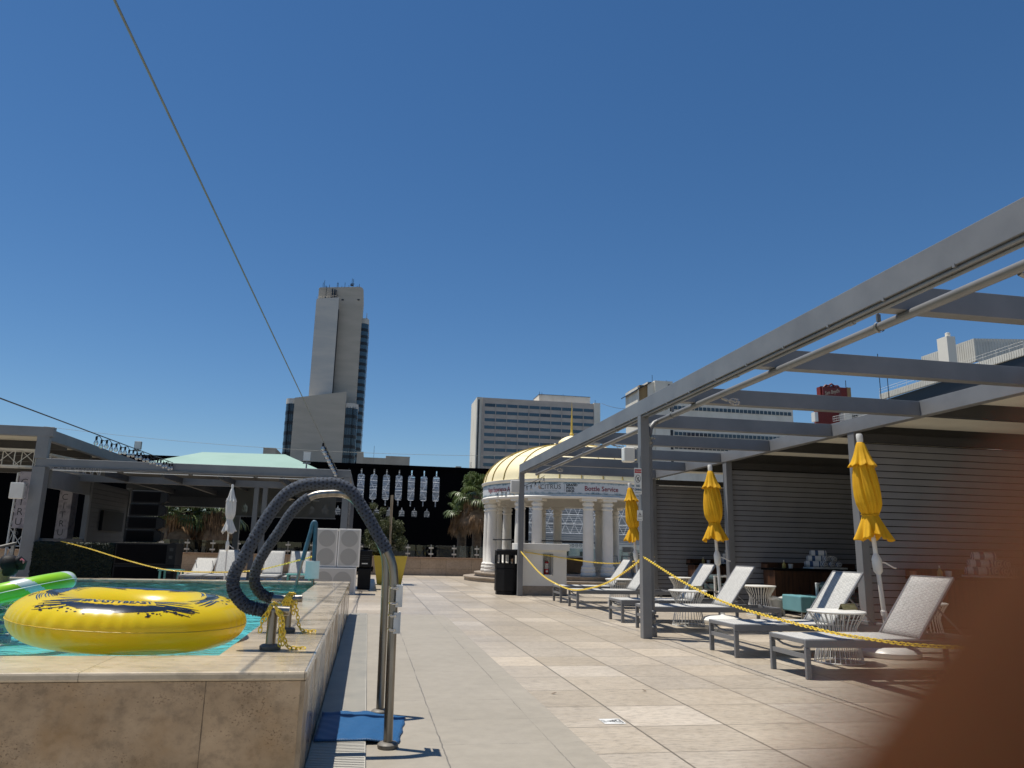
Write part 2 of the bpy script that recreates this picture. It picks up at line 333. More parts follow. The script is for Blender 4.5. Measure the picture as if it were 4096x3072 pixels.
def m_towel():
    m, nt, bs = newmat('striped_towel')
    t = nt.nodes.new('ShaderNodeTexCoord'); sep = nt.nodes.new('ShaderNodeSeparateXYZ'); nt.links.new(t.outputs['UV'], sep.inputs[0])
    f = mth(nt, 'FRACT', mth(nt, 'MULTIPLY', sep.outputs[1], 6.0))
    nt.links.new(mixc(nt, mth(nt, 'LESS_THAN', f, .35), (.66, .66, .66), (.05, .09, .19)), bs.inputs['Base Color']); bs.inputs['Roughness'].default_value = .95
    bumpn(nt, noise(nt, t.outputs['Object'], 150, 4, .6), bs, .5, .004); return m
M_towel = m_towel()
M_stripecush = mat('dark_striped_cushion', (.05, .09, .09), .8, c2=(.02, .03, .035), scale=14, stretch=(.1, .1, 3), lo=.45, hi=.52)

# ------------------------------------------------------------------ mesh helpers
class MB:
    def __init__(s): s.v = []; s.f = []; s.uv = []; s.sm = []
    def add(s, vs, fs, uvs=None, smooth=False):
        o = len(s.v); s.v += [tuple(v) for v in vs]
        for i, f in enumerate(fs):
            s.f.append([o + k for k in f]); s.uv.append(uvs[i] if uvs else None); s.sm.append(smooth)
        return s
    def box(s, x0, x1, y0, y1, z0, z1, M=None):
        vs = [Vector((x, y, z)) for z in (z0, z1) for y in (y0, y1) for x in (x0, x1)]
        if M is not None: vs = [M @ v for v in vs]
        return s.add(vs, [(0, 2, 3, 1), (4, 5, 7, 6), (0, 1, 5, 4), (2, 6, 7, 3), (0, 4, 6, 2), (1, 3, 7, 5)],
                     [[(0, 0), (0, 1), (1, 1), (1, 0)]] * 2 + [[(0, 0), (1, 0), (1, 1), (0, 1)], [(0, 0), (0, 1), (1, 1), (1, 0)], [(0, 0), (0, 1), (1, 1), (1, 0)], [(0, 0), (1, 0), (1, 1), (0, 1)]])
    def bar(s, a, b, wd, ht, up=(0, 0, 1)):
        a = Vector(a); b = Vector(b); d = (b - a); L = d.length; d.normalize()
        u = Vector(up); sd = d.cross(u)
        if sd.length < 1e-4: sd = d.cross(Vector((1, 0, 0)))
        sd.normalize(); u = sd.cross(d)
        vs = [a + d * (L * t) + sd * (x * wd / 2) + u * (z * ht / 2) for t in (0, 1) for z in (-1, 1) for x in (-1, 1)]
        return s.add(vs, [(0, 1, 3, 2), (4, 6, 7, 5), (0, 4, 5, 1), (2, 3, 7, 6), (0, 2, 6, 4), (1, 5, 7, 3)])
    def tube(s, pts, r, n=10, closed=False, caps=True, taper=None):
        pts = [Vector(p) for p in pts]; N = len(pts)
        T = []
        for i in range(N):
            if closed: t = pts[(i + 1) % N] - pts[i - 1]
            else: t = pts[min(i + 1, N - 1)] - pts[max(i - 1, 0)]
            T.append(t.normalized())
        u = T[0].orthogonal().normalized()
        if abs(T[0].z) < .9: u = (Vector((0, 0, 1)) - T[0] * T[0].z).normalized()
        vs = []; L = [0]
        for i in range(N):
            if i:
                u = (u - T[i] * u.dot(T[i])).normalized(); L.append(L[-1] + (pts[i] - pts[i - 1]).length)
            b = T[i].cross(u)
            rr = r[i] if isinstance(r, (list, tuple)) else r
            for k in range(n):
                a = 2 * PI * k / n; vs.append(pts[i] + (u * math.cos(a) + b * math.sin(a)) * rr)
        fs = []; uvs = []
        for i in range(N if closed else N - 1):
            j = (i + 1) % N; l0 = L[i]; l1 = L[j] if j > i else L[i] + .05
            for k in range(n):
                k2 = (k + 1) % n
                fs.append((i * n + k, i * n + k2, j * n + k2, j * n + k))
                uvs.append([(l0, k / n), (l0, (k + 1) / n), (l1, (k + 1) / n), (l1, k / n)])
        s.add(vs, fs, uvs, True)
        if caps and not closed:
            s.add(vs[:n], [tuple(range(n))[::-1]]); s.add(vs[-n:], [tuple(range(n))])
        return s
    def cyl(s, a, b, r, n=16, r2=None): return s.tube([a, b], [r, r if r2 is None else r2], n)
    def lathe(s, prof, n=32, c=(0, 0, 0), caps=True, mod=None, a0=0, a1=2 * PI):
        full = abs(a1 - a0 - 2 * PI) < 1e-6; cnt = n if full else n + 1
        vs = []
        for i, (r, z) in enumerate(prof):
            for k in range(cnt):
                a = a0 + (a1 - a0) * k / n; q = mod(r, z, a) if mod else (r, z)
                vs.append((c[0] + q[0] * math.cos(a), c[1] + q[0] * math.sin(a), c[2] + q[1]))
        fs = []; uvs = []
        for i in range(len(prof) - 1):
            for k in range(n):
                k2 = (k + 1) % cnt if full else k + 1
                fs.append((i * cnt + k, i * cnt + k2, (i + 1) * cnt + k2, (i + 1) * cnt + k))
                uvs.append([(k / n, i / (len(prof) - 1)), ((k + 1) / n, i / (len(prof) - 1)), ((k + 1) / n, (i + 1) / (len(prof) - 1)), (k / n, (i + 1) / (len(prof) - 1))])
        s.add(vs, fs, uvs, True)
        if caps and full:
            if prof[0][0] > 1e-4: s.add(vs[:n], [tuple(range(n))[::-1]])
            if prof[-1][0] > 1e-4: s.add(vs[-n:], [tuple(range(n))])
        return s
    def quad(s, a, b, c, d): return s.add([a, b, c, d], [(0, 1, 2, 3)], [[(0, 0), (1, 0), (1, 1), (0, 1)]])
    def prism(s, pts, z0, z1):
        n = len(pts); vs = [(x, y, z0) for x, y in pts] + [(x, y, z1) for x, y in pts]
        fs = [tuple(range(n))[::-1], tuple(range(n, 2 * n))] + [(i, (i + 1) % n, n + (i + 1) % n, n + i) for i in range(n)]
        return s.add(vs, fs)
    def build(s, name, m, parent=None, bevel=0, sub=0, local=False):
        me = bpy.data.meshes.new(name)
        off = Vector((0, 0, 0))
        if parent is not None and not local:
            p = parent
            while p is not None: off += Vector(p.location); p = p.parent
        me.from_pydata([(v[0] - off.x, v[1] - off.y, v[2] - off.z) for v in s.v], [], s.f)
        uvl = me.uv_layers.new(name='uv')
        li = 0
        for pi, p in enumerate(me.polygons):
            p.use_smooth = s.sm[pi]; u = s.uv[pi]
            if u and len(u) == len(p.vertices):
                for k in range(len(u)): uvl.data[p.loop_start + k].uv = u[k]
        if any(s.sm): me.set_sharp_from_angle(angle=R(40))
        me.materials.append(m)
        o = bpy.data.objects.new(name, me); COL.objects.link(o)
        if parent is not None: o.parent = parent
        if bevel:
            b = o.modifiers.new('bevel', 'BEVEL'); b.width = bevel; b.segments = 2; b.limit_method = 'ANGLE'
        if sub:
            b = o.modifiers.new('sub', 'SUBSURF'); b.levels = sub; b.render_levels = sub
        return o
def tag(o, label=None, cat=None, group=None, kind=None):
    if label: o['label'] = label
    if cat: o['category'] = cat
    if group: o['group'] = group
    if kind: o['kind'] = kind
    return o
def thing(name, label, cat, loc=(0, 0, 0), rz=0, group=None):
    o = bpy.data.objects.new(name, None); COL.objects.link(o); o.location = loc; o.rotation_euler = (0, 0, rz); o.empty_display_size = .1
    return tag(o, label, cat, group)
def dup(root, loc, rz=0, label=None, group=None, scale=None):
    def cp(o, par):
        c = o.copy(); COL.objects.link(c)
        if par is not None: c.parent = par
        for ch in list(o.children): cp(ch, c)
        return c
    r = cp(root, None); r.location = loc; r.rotation_euler = (0, 0, rz)
    if scale: r.scale = scale
    if label: r['label'] = label
    if group: r['group'] = group
    return r
def smooth_path(pts, sub=6):
    """Catmull-Rom through pts"""
    P = [Vector(p) for p in pts]; out = []
    for i in range(len(P) - 1):
        p0 = P[max(i - 1, 0)]; p1 = P[i]; p2 = P[i + 1]; p3 = P[min(i + 2, len(P) - 1)]
        for k in range(sub):
            t = k / sub
            out.append(.5 * ((2 * p1) + (p2 - p0) * t + (2 * p0 - 5 * p1 + 4 * p2 - p3) * t * t + (3 * p1 - p0 - 3 * p2 + p3) * t ** 3))
    out.append(P[-1]); return out
def text2d(txt, size=1.0, align='CENTER', offset=0.0, spacing=1.0, line=1.0):
    cu = bpy.data.curves.new('t', 'FONT'); cu.body = txt; cu.size = size; cu.align_x = align; cu.align_y = 'CENTER'
    cu.offset = offset; cu.space_character = spacing; cu.space_line = line; cu.resolution_u = 3
    o = bpy.data.objects.new('t', cu); COL.objects.link(o)
    dg = bpy.context.evaluated_depsgraph_get(); me = bpy.data.meshes.new_from_object(o.evaluated_get(dg))
    vs = [tuple(v.co) for v in me.vertices]; fs = [tuple(p.vertices) for p in me.polygons]
    bpy.data.objects.remove(o); bpy.data.curves.remove(cu); bpy.data.meshes.remove(me)
    return vs, fs
def lettering(txt, size, fn, m, parent, align='CENTER', offset=0.0, spacing=1.0, line=1.0, name='lettering', xs=1.0):
    vs, fs = text2d(txt, size, align, offset, spacing, line)
    mb = MB(); mb.add([fn(x * xs, y) for x, y, z in vs], fs); return mb.build(name, m, parent)
def planar(o, ux, uy):
    o = Vector(o); ux = Vector(ux); uy = Vector(uy)
    return lambda x, y: tuple(o + ux * x + uy * y)
def shape2d(outer, holes, thick, y0, name, m, parent=None):
    """a wall standing in the xz plane with real openings"""
    cu = bpy.data.curves.new('c', 'CURVE'); cu.dimensions = '2D'; cu.fill_mode = 'BOTH'; cu.extrude = thick / 2
    for loop in [outer] + holes:
        sp = cu.splines.new('POLY'); sp.points.add(len(loop) - 1); sp.use_cyclic_u = True
        for i, (x, z) in enumerate(loop): sp.points[i].co = (x, z, 0, 1)
    o = bpy.data.objects.new('c', cu); COL.objects.link(o)
    dg = bpy.context.evaluated_depsgraph_get(); me = bpy.data.meshes.new_from_object(o.evaluated_get(dg))
    mb = MB(); mb.add([(v.co.x, y0 + v.co.z, v.co.y) for v in me.vertices], [tuple(p.vertices)[::-1] for p in me.polygons])
    bpy.data.objects.remove(o); bpy.data.curves.remove(cu); bpy.data.meshes.remove(me)
    return mb.build(name, m, parent)
def struct(o): o['kind'] = 'structure'; return o
def rrect(x0, x1, z0, z1, r, n=4):
    pts = []
    for cx, cz, a in ((x1 - r, z1 - r, 0), (x0 + r, z1 - r, 90), (x0 + r, z0 + r, 180), (x1 - r, z0 + r, 270)):
        for k in range(n + 1): t = R(a + 90 * k / n); pts.append((cx + r * math.cos(t), cz + r * math.sin(t)))
    return pts

# ================================================================== GROUND, DECK, POOL
PX0, PX1, PY0, PY1 = -9.0, -.235, 3.65, 12.25     # raised pool outer edge
IX1, IY0, IY1 = -.70, 4.17, 11.98                 # inner edge of coping
WZ = .478
g = MB(); g.quad((-3000, -3000, -16), (3000, -3000, -16), (3000, 3500, -16), (-3000, 3500, -16)); struct(g.build('ground', M_concrete))
g = MB()
for x0, x1, y0, y1 in ((-30, 26, -12, 3.70), (-30, -9.0, 3.70, 12.2), (-.28, 26, 3.70, 12.2), (-30, 26, 12.2, 31.2)):
    g.quad((x0, y0, 0), (x1, y0, 0), (x1, y1, 0), (x0, y1, 0))
g.box(-30, 26, -12, 31.2, -.9, -.75)
struct(g.build('pool_deck', M_deck))
g = MB(); g.quad((.05, -4, .004), (1.247, -4, .004), (1.247, 12.44, .004), (.05, 12.44, .004)); struct(g.build('path', M_path))
# pool shell
t = thing('raised_pool', 'raised travertine pool filled with turquoise water beside the walkway', 'pool', (-4.6, 8, 0))
g = MB(); g.box(PX0, PX1 - .02, PY0 + .001, PY0 + .3, -.7, .46); g.build('front_wall', M_wall, t)
g = MB(); g.box(PX1 - .3, PX1, PY0 + .003, PY1, -.7, .459); g.build('side_wall', M_wallside, t)
g = MB(); g.box(PX0, PX1 - .3, PY1 - .3, PY1 - .003, -.7, .459); g.box(PX0 - .001, PX0 + .3, PY0 + .3, PY1 - .3, -.7, .459); g.build('far_wall', M_wallside, t)
g = MB()
g.box(PX0, PX1 + .006, PY0 - .006, IY0, .461, .5); g.box(IX1, PX1 + .006, IY0, IY1, .461, .5); g.box(PX0, PX1 + .006, IY1, PY1, .461, .5); g.box(PX0, PX0 + .5, IY0, IY1, .461, .5)
g.build('coping', M_coping, t, bevel=.011)
g = MB()
g.quad((PX0 + .3, IY0 - .2, .10), (IX1, IY0 - .2, .10), (IX1, IY1, .10), (PX0 + .3, IY1, .10))
g.box(PX0 + .3, IX1, IY0 - .22, IY0 + .0, -.68, .455); g.box(PX0 + .3, IX1, IY1, IY1 + .0 + .02, -.68, .455); g.box(IX1, IX1 + .1, IY0 - .2, IY1, -.68, .455)
g.build('basin_tiles', M_pool, t)
g = MB(); nx, ny = 240, 260; wr = random.Random(21); wv = []
for _ in range(22):
    a = wr.uniform(0, 2 * PI); L = wr.uniform(.16, .9); wv.append((math.cos(a) * 2 * PI / L, math.sin(a) * 2 * PI / L, wr.uniform(0, 6.28), .0050 * L))
def wz(x, y): return WZ + sum(A * math.sin(kx * x + ky * y + p) for kx, ky, p, A in wv)
vs = [(PX0 + .5 + (IX1 - PX0 - .5) * i / nx, IY0 + (IY1 - IY0) * j / ny) for j in range(ny + 1) for i in range(nx + 1)]
g.add([(x, y, wz(x, y)) for x, y in vs], [(j * (nx + 1) + i, j * (nx + 1) + i + 1, (j + 1) * (nx + 1) + i + 1, (j + 1) * (nx + 1) + i) for j in range(ny) for i in range(nx)], None, True); wobj = g.build('water', M_water); struct(wobj)
# drainage grate beside the wall
t = thing('drain_grate', 'long slatted white plastic drain grate along the foot of the pool wall', 'drain grate', (-.09, 8, 0))
g = MB(); g.box(-.232, .05, -1, 12.44, .001, .004); g.build('channel', M_blackm, t)
g = MB(); y = 0.6
while y < 12.42:
    g.box(-.228, .046, y, y + .0165, .006, .022); y += .030
g.box(.046, .05, -1, 12.44, .004, .021)
go = g.build('slats', M_grate, t)
go['label'] = 'narrow cross slats of the grate'
# blue mat
g = MB(); N = 24
mc = [(-.215, 5.13), (.294, 5.085), (.228, 4.455), (-.222, 4.452)]
def bil(u, v):
    ax = mc[3][0] * (1 - u) + mc[2][0] * u; ay = mc[3][1] * (1 - u) + mc[2][1] * u; bx = mc[0][0] * (1 - u) + mc[1][0] * u; by = mc[0][1] * (1 - u) + mc[1][1] * u
    return ax * (1 - v) + bx * v, ay * (1 - v) + by * v
vs = []
for j in range(N + 1):
    for i in range(N + 1):
        x, y = bil(i / N, j / N); z = .034 + .004 * math.sin(i * .9 + j * .5) * math.sin(j * .7)
        if x > .06: z = max(.012, z - (x - .06) * .12)
        if j > N - 2: z += .012 * (1 - abs(i / N - .4))
        vs.append((x + random.uniform(-.001, .001) + (.004 * math.sin(j * .8) if i == N else 0), y, z))
fs = [(j * (N + 1) + i, j * (N + 1) + i + 1, (j + 1) * (N + 1) + i + 1, (j + 1) * (N + 1) + i) for j in range(N) for i in range(N)]
g.add(vs, fs, None, True); mo = g.build('rubber_mat', M_mat); md = mo.modifiers.new('s', 'SOLIDIFY'); md.thickness = .008
tag(mo, 'blue rubber mesh mat laid across the drain grate by the rail post', 'mat')

# ------------------------------------------------------------------ hand rails
NEAR = [(-.392, .696), (-.485, .7), (-.545, .702), (-.618, .723), (-.673, .777), (-.694, .83), (-.687, .90), (-.638, 1.0), (-.575, 1.135), (-.511, 1.25), (-.45, 1.325), (-.371, 1.368), (-.279, 1.380), (-.185, 1.379), (-.11, 1.343), (-.055, 1.27), (-.01, 1.205), (.045, 1.115), (.095, 1.04), (.132, .97), (.15, .89), (.155, .78), (.160, .4), (.166, .02)]
FAR = [(-.394, .706), (-.5, .703), (-.58, .706), (-.645, .73), (-.69, .785), (-.7, .85), (-.68, .93), (-.635, 1.02), (-.57, 1.13), (-.51, 1.24), (-.44, 1.32), (-.37, 1.363), (-.29, 1.378), (-.185, 1.379), (-.11, 1.343), (-.055, 1.27), (-.01, 1.205), (.045, 1.115), (.09, 1.04), (.115, .97), (.125, .89), (.128, .78), (.133, .4), (.137, .02)]
M_flange = mat('weathered_flange', (.17, .155, .13), .55, c2=(.11, .10, .085), scale=40, bump=.2)
def rail(pts, Y, foam, label, rr=.0245, signs=True, stub_x=-.476):
    t = thing('handrail', label, 'handrail', (pts[-1][0], Y, 0), 0, 'arched pool handrails')
    path = smooth_path([(x, Y, z) for x, z in pts], 7)
    g = MB(); g.tube(path, rr, 16); g.build('rail_tube', M_steel, t)
    fp = []
    for p in path:
        fp.append(p)
    a, b = foam
    seg = fp[int(a * 7):int(b * 7) + 1]
    # wrinkled sleeve: bunched up where it curls low at the pool end
    dense = []
    for i in range(len(seg) - 1):
        for k in range(4): dense.append(seg[i].lerp(seg[i + 1], k / 4))
    dense.append(seg[-1])
    rad = []; rw = random.Random(int(Y * 10))
    for i, p in enumerate(dense):
        fr = i / len(dense); bun = max(0., 1 - fr * 2.1)
        rad.append(.0330 + .0034 * bun * (math.sin(i * 1.9 + math.sin(i * .7) * 2) + .5 * rw.uniform(-1, 1)) + .0006 * math.sin(i * .9) + .002 * bun)
    g = MB(); g.tube(dense, rad, 26)
    # uneven wrinkles round the sleeve
    vv = []
    for k, v in enumerate(g.v): vv.append((v[0] + random.uniform(-.0012, .0012), v[1] + random.uniform(-.0012, .0012), v[2] + random.uniform(-.0012, .0012)))
    g.v = vv; g.build('foam_sleeve', M_foam, t)
    ex = pts[-1][0]
    g = MB(); g.lathe([(.052, .004), (.055, .012), (.055, .024), (.045, .033), (.026, .036)], 28, (ex, Y, 0)); g.build('floor_flange', M_flange, t)
    g = MB(); g.cyl((stub_x, Y, .5), (stub_x, Y, .697), .0255, 18); g.build('stub_post', M_steel, t)
    g = MB(); g.lathe([(.052, .501), (.055, .507), (.055, .519), (.045, .527), (.026, .53)], 28, (stub_x, Y, 0)); g.build('stub_flange', M_flange, t)
    return t
rn = rail(NEAR, 4.38, (1.4, 18.4), 'nearest arched steel handrail with slate foam sleeve, white tags on its post')
rf = rail(FAR, 5.22, (2.0, 10.6), 'steel handrail behind the nearest one, bare polished top, foam only on its pool side')
# backs of two small sign boards clamped on the near rail
def tagsign(z0, z1, x0, x1, lab):
    t = thing('sign_board', lab, 'sign', ((x0 + x1) / 2, 4.33, z0), 0, 'small boards clamped to the handrail')
    g = MB(); g.box(x0, x1, 4.318, 4.322, z0, z1); g.box(x1 - .004, x1, 4.30, 4.45, z0 + .002, z1 - .002); g.build('panel', M_signw, t, bevel=.001)
    for z in (z0 + .018, z1 - .018):
        c = MB(); c.box(x0 - .018, x0 + .012, 4.312, 4.317, z - .006, z + .006); c.cyl((x0 - .022, 4.315, z), (x0 + .004, 4.315, z), .0042, 8); c.lathe([(.0275, -.004), (.0275, .004)], 18, (.156, 4.38, z), caps=False); c.build('clamp', M_steelp, t)
tagsign(.725, .842, .166, .201, 'upper of the two small white boards clamped to the near handrail post')
tagsign(.588, .697, .160, .197, 'lower of the two small white boards clamped to the near handrail post')
# third rail at the far end of the pool
t = thing('handrail', 'small far handrail with blue sleeve at the far pool corner by the speakers', 'handrail', (-.72, 11.3, 0), 0, 'arched pool handrails')
p3 = smooth_path([(-.955, 11.2, .40), (-.925, 11.2, .60), (-.872, 11.2, .878), (-.80, 11.2, 1.22), (-.785, 11.2, 1.31), (-.765, 11.2, 1.35), (-.74, 11.2, 1.32), (-.735, 11.2, 1.22), (-.728, 11.2, .88), (-.72, 11.2, .5), (-.72, 11.2, .5)][:10], 6)
g = MB(); g.tube(p3, .021, 12); g.build('rail_tube', M_steel, t)
g = MB(); g.tube(p3[11:50], .03, 14); g.build('foam_sleeve', M_tsleeve, t)
g = MB(); g.box(-.83, -.64, 11.12, 11.13, .58, .82); g.build('sign_plate', M_signw, t, bevel=.004)
for z in (.62, .7, .78): g = MB(); g.lathe([(.024, -.006), (.024, .006)], 14, (-.724, 11.2, z), caps=False); g.build('clamp', M_zinc, t)

# ------------------------------------------------------------------ chains
def links(path, pitch=.036, r=.0042, lw=.011, ll=.026):
    """oval links threaded along a path, turned in alternation"""
    mb = MB(); P = [Vector(p) for p in path]; D = [0]
    for i in range(1, len(P)): D.append(D[-1] + (P[i] - P[i - 1]).length)
    L = D[-1]; s = 0; k = 0; i = 0
    while s < L:
        while i < len(D) - 2 and D[i + 1] < s: i += 1
        f = (s - D[i]) / max(1e-6, D[i + 1] - D[i]); c = P[i].lerp(P[i + 1], min(1, f)); d = (P[i + 1] - P[i]).normalized()
        u = Vector((0, 0, 1)) - d * d.z
        if u.length < .05: u = Vector((1, 0, 0)) - d * d.x
        u.normalize(); b = d.cross(u)
        a = PI / 4 + (PI / 2 if k % 2 else 0) + random.uniform(-.15, .15)
        uu = u * math.cos(a) + b * math.sin(a)
        loop = []
        for q in range(10):
            th = 2 * PI * q / 10; cx = math.cos(th); cy = math.sin(th)
            loop.append(c + d * (cx * ll * .62 + math.copysign(.25, cx) * ll * .4 * (abs(cx) > .3)) + uu * cy * lw)
        mb.tube(loop, r, 5, closed=True); s += pitch; k += 1
    return mb
def sag(pts, n=14): return smooth_path(pts, n)
GC = 'yellow plastic barrier chains'
def chain(path, label, **k):
    o = links(path, **k).build('barrier_chain', M_chain); tag(o, label, 'chain', GC); return o
chain(sag([(3.4, 9.27, .975), (3.4, 9.10, .941), (3.4, 7.988, .72), (3.4, 6.94, .575), (3.4, 5.6, .503), (3.4, 4.9, .50), (3.4, 4.2, .535), (3.4, 2.6, .70), (3.4, 1.25, .97)]), 'yellow chain sagging in front of the two nearest loungers', pitch=.034)
chain(sag([(3.45, 17.45, .98), (3.45, 17.09, .90), (3.45, 15.385, .563), (3.45, 13.9, .42), (3.45, 12.665, .396), (3.45, 11.233, .548), (3.45, 10.3, .74), (3.45, 9.42, .975)]), 'yellow chain sagging between the tall front post and the post by the litter bin', pitch=.036, r=.005, lw=.012)
chain(sag([(3.6, 17.7, .975), (4.45, 17.68, .866), (5.313, 17.66, .765), (5.963, 17.65, .775), (6.74, 17.7, .93)]), 'yellow chain strung behind the farthest loungers past the white kiosk', pitch=.04, r=.006, lw=.013)
chain(sag([(-6.75, 18.9, .985), (-5.9, 18.0, .86), (-4.63, 16.4, .66), (-3.5, 14.8, .545), (-2.475, 13.3, .57), (-1.66, 12.4, .64), (-.95, 11.6, .82), (-.74, 11.23, .885)]), 'yellow chain running across behind the pool from the hedge to the far handrail', pitch=.038, r=.0040, lw=.011)
def pile(Y, label, tail, bundle=0):
    mb = MB(); x = -.475
    def run(pts, n=8):
        l = links(sag(pts, n), pitch=.023, r=.0036, lw=.009, ll=.021); mb.add(l.v, l.f, None, True)
    for s_ in range(1 + bundle):
        dx = .012 * s_
        run([(x - .03 + dx, Y - .036, .66), (x - .01 + dx, Y - .030, .722), (x + .0 + dx, Y, .737), (x + .01 + dx, Y + .030, .722), (x + .02 + dx, Y + .036, .66)], 5)
    for dx, z1 in tail:
        run([(x + dx * .4, Y - .034, .71), (x + dx, Y - .042, .66), (x + dx * 1.2, Y - .04, z1)], 6)
    run([(x + .045, Y - .03, .68), (x + .062, Y - .02, .60), (x + .075, Y - .01, .54), (x + .10, Y, .510), (x + .17, Y + .01, .506)], 6)
    tag(mb.build('barrier_chain', M_chain), label, 'chain', GC)
pile(4.38, 'yellow chain looped over the stub post of the nearest handrail', [(-.045, .60), (.042, .53), (.055, .52)])
pile(5.22, 'bundle of yellow chain draped over the stub post of the second handrail', [(-.02, .66), (-.045, .665), (.03, .62), (.01, .64)], 2)

# ------------------------------------------------------------------ yellow swim tube
TC = Vector((-1.302, 4.86, .612)); RM, RT_ = .432, .187
tilt = Matrix.Rotation(R(2.6), 4, 'Y') @ Matrix.Rotation(R(1.0), 4, 'X')
def tubept(a, b, e=0.0):
    fl = .71
    pr = RT_ * (1 + .006 * math.cos(14 * a) * max(0, -abs(b) + 1.9) * (abs(b) < 1.9)) + e
    # small puckers radiating from the seam
    pr *= 1 + (.010 + .010 * math.sin(3 * a + 1)) * math.sin(52 * a + 3 * math.sin(5 * a)) * math.exp(-(((b if b < PI else b - 2 * PI) - .05) / .5) ** 2)
    x = (RM + pr * math.cos(b)) * math.cos(a); y = (RM + pr * math.cos(b)) * math.sin(a); z = pr * math.sin(b) * fl
    return tuple(TC + tilt @ Vector((x, y, z)))
t = thing('swim_tube', 'big yellow inflatable swim tube with black splash print floating at the pool edge', 'swim tube', tuple(TC))
g = MB(); NA, NB = 420, 48; vs = [tubept(2 * PI * i / NA, 2 * PI * j / NB) for i in range(NA) for j in range(NB)]
g.add(vs, [(i * NB + j, ((i + 1) % NA) * NB + j, ((i + 1) % NA) * NB + (j + 1) % NB, i * NB + (j + 1) % NB) for i in range(NA) for j in range(NB)], None, True)
g.build('ring', M_ytube, t)
g = MB(); g.tube([tubept(2 * PI * i / 200, 0, .0015) for i in range(200)], .0022, 6, closed=True); g.build('seam', mat('yellow_seam', (.60, .42, .03), .4), t)
# printed brush strokes and name panel on the top of the near side
def onring(u, h, e=.0012):
    """u metres along the ring from the front centre (to the right +), h metres up over the top from the outer edge"""
    a = -PI / 2 + u / (RM + .05); b = h / .262 * PI / 2
    return tubept(a, b, e)
def stroke(mb, pts, wd, seed=0, taper=True):
    rnd = random.Random(seed); n = len(pts)
    vs = []
    for i, (u, h) in enumerate(pts):
        w_ = wd * (math.sin(PI * (i + .4) / (n)) ** .6 if taper else 1) * (1 + rnd.uniform(-.12, .12))
        vs += [onring(u, h - w_ / 2), onring(u, h - w_ / 6), onring(u, h + w_ / 6), onring(u, h + w_ / 2)]
    fs = []
    for i in range(n - 1):
        for k in range(3): fs.append((i * 4 + k, (i + 1) * 4 + k, (i + 1) * 4 + k + 1, i * 4 + k + 1))
    mb.add(vs, fs, None, True)
def blob(mb, u, h, r, sq=1.0):
    n = 10; vs = [onring(u, h, .0016)] + [onring(u + r * math.cos(2 * PI * k / n) * sq, h + r * math.sin(2 * PI * k / n), .0016) for k in range(n)]
    mb.add(vs, [(0, 1 + k, 1 + (k + 1) % n) for k in range(n)], None, True)
g = MB(); rnd = random.Random(3)
def line_pts(u0, u1, h0, h1, bow, n=24): return [(u0 + (u1 - u0) * k / n, h0 + (h1 - h0) * k / n + bow * math.sin(PI * k / n)) for k in range(n + 1)]
UC = .04
stroke(g, line_pts(UC - .27, UC + .29, .182, .172, -.014, 40), .058, 1)
stroke(g, line_pts(UC - .215, UC + .24, .160, .158, -.018, 30), .034, 2)
for k in range(15):
    h0 = .125 + k * .0095; stroke(g, line_pts(UC - .33 + rnd.uniform(-.05, .045), UC - .13, h0 - .03 + rnd.uniform(-.006, .006), h0 + .062, -.006, 14), rnd.uniform(.0035, .013), 10 + k)
for k in range(15):
    h0 = .12 + k * .0095; stroke(g, line_pts(UC + .14, UC + .33 + rnd.uniform(-.05, .05), h0 + .055, h0 - .025 + rnd.uniform(-.01, .01), .004, 14), rnd.uniform(.004, .013), 40 + k)
for k in range(60):
    s_ = rnd.choice((-1, 1)); blob(g, UC + s_ * rnd.uniform(.1, .36), rnd.uniform(.10, .152), rnd.uniform(.0012, .0055), rnd.uniform(1, 2.2))
# the same motif on the other three quarters of the ring
for q, (a0, sc) in enumerate(((PI * .5, 1), (PI, 1), (-PI * .5, 1))):
    du = a0 * (RM + .05)
    stroke(g, line_pts(UC - .27 + du, UC + .27 + du, .26, .26, .02, 26), .07, 70 + q)
    for k in range(10):
        h0 = .17 + k * .012
        stroke(g, line_pts(UC - .34 + du + rnd.uniform(-.03, .03), UC - .16 + du, h0, h0 + .05, 0, 10), rnd.uniform(.004, .012), 80 + k)
        stroke(g, line_pts(UC + .16 + du, UC + .34 + du + rnd.uniform(-.03, .03), h0 + .05, h0, 0, 10), rnd.uniform(.004, .012), 99 + k)
    for k in range(22): blob(g, UC + du + rnd.uniform(-.2, .2), rnd.uniform(.17, .225), rnd.uniform(.002, .008), 1.8)
g.build('splash_print', M_blackvinyl, t)
g = MB(); vs = []; n = 30
for k in range(n + 1):
    for h in (.197, .222, .247, .276): vs.append(onring(UC - .185 + .37 * k / n, h, .0022))
g.add(vs, [(k * 4 + j, (k + 1) * 4 + j, (k + 1) * 4 + j + 1, k * 4 + j + 1) for k in range(n) for j in range(3)], None, True)
g.build('name_panel', M_ytube, t)
lettering('#NASTYBEAST', .072, lambda x, y: onring(UC + x, .236 + y, .0036), M_blackvinyl, t, offset=.0028, xs=.74)

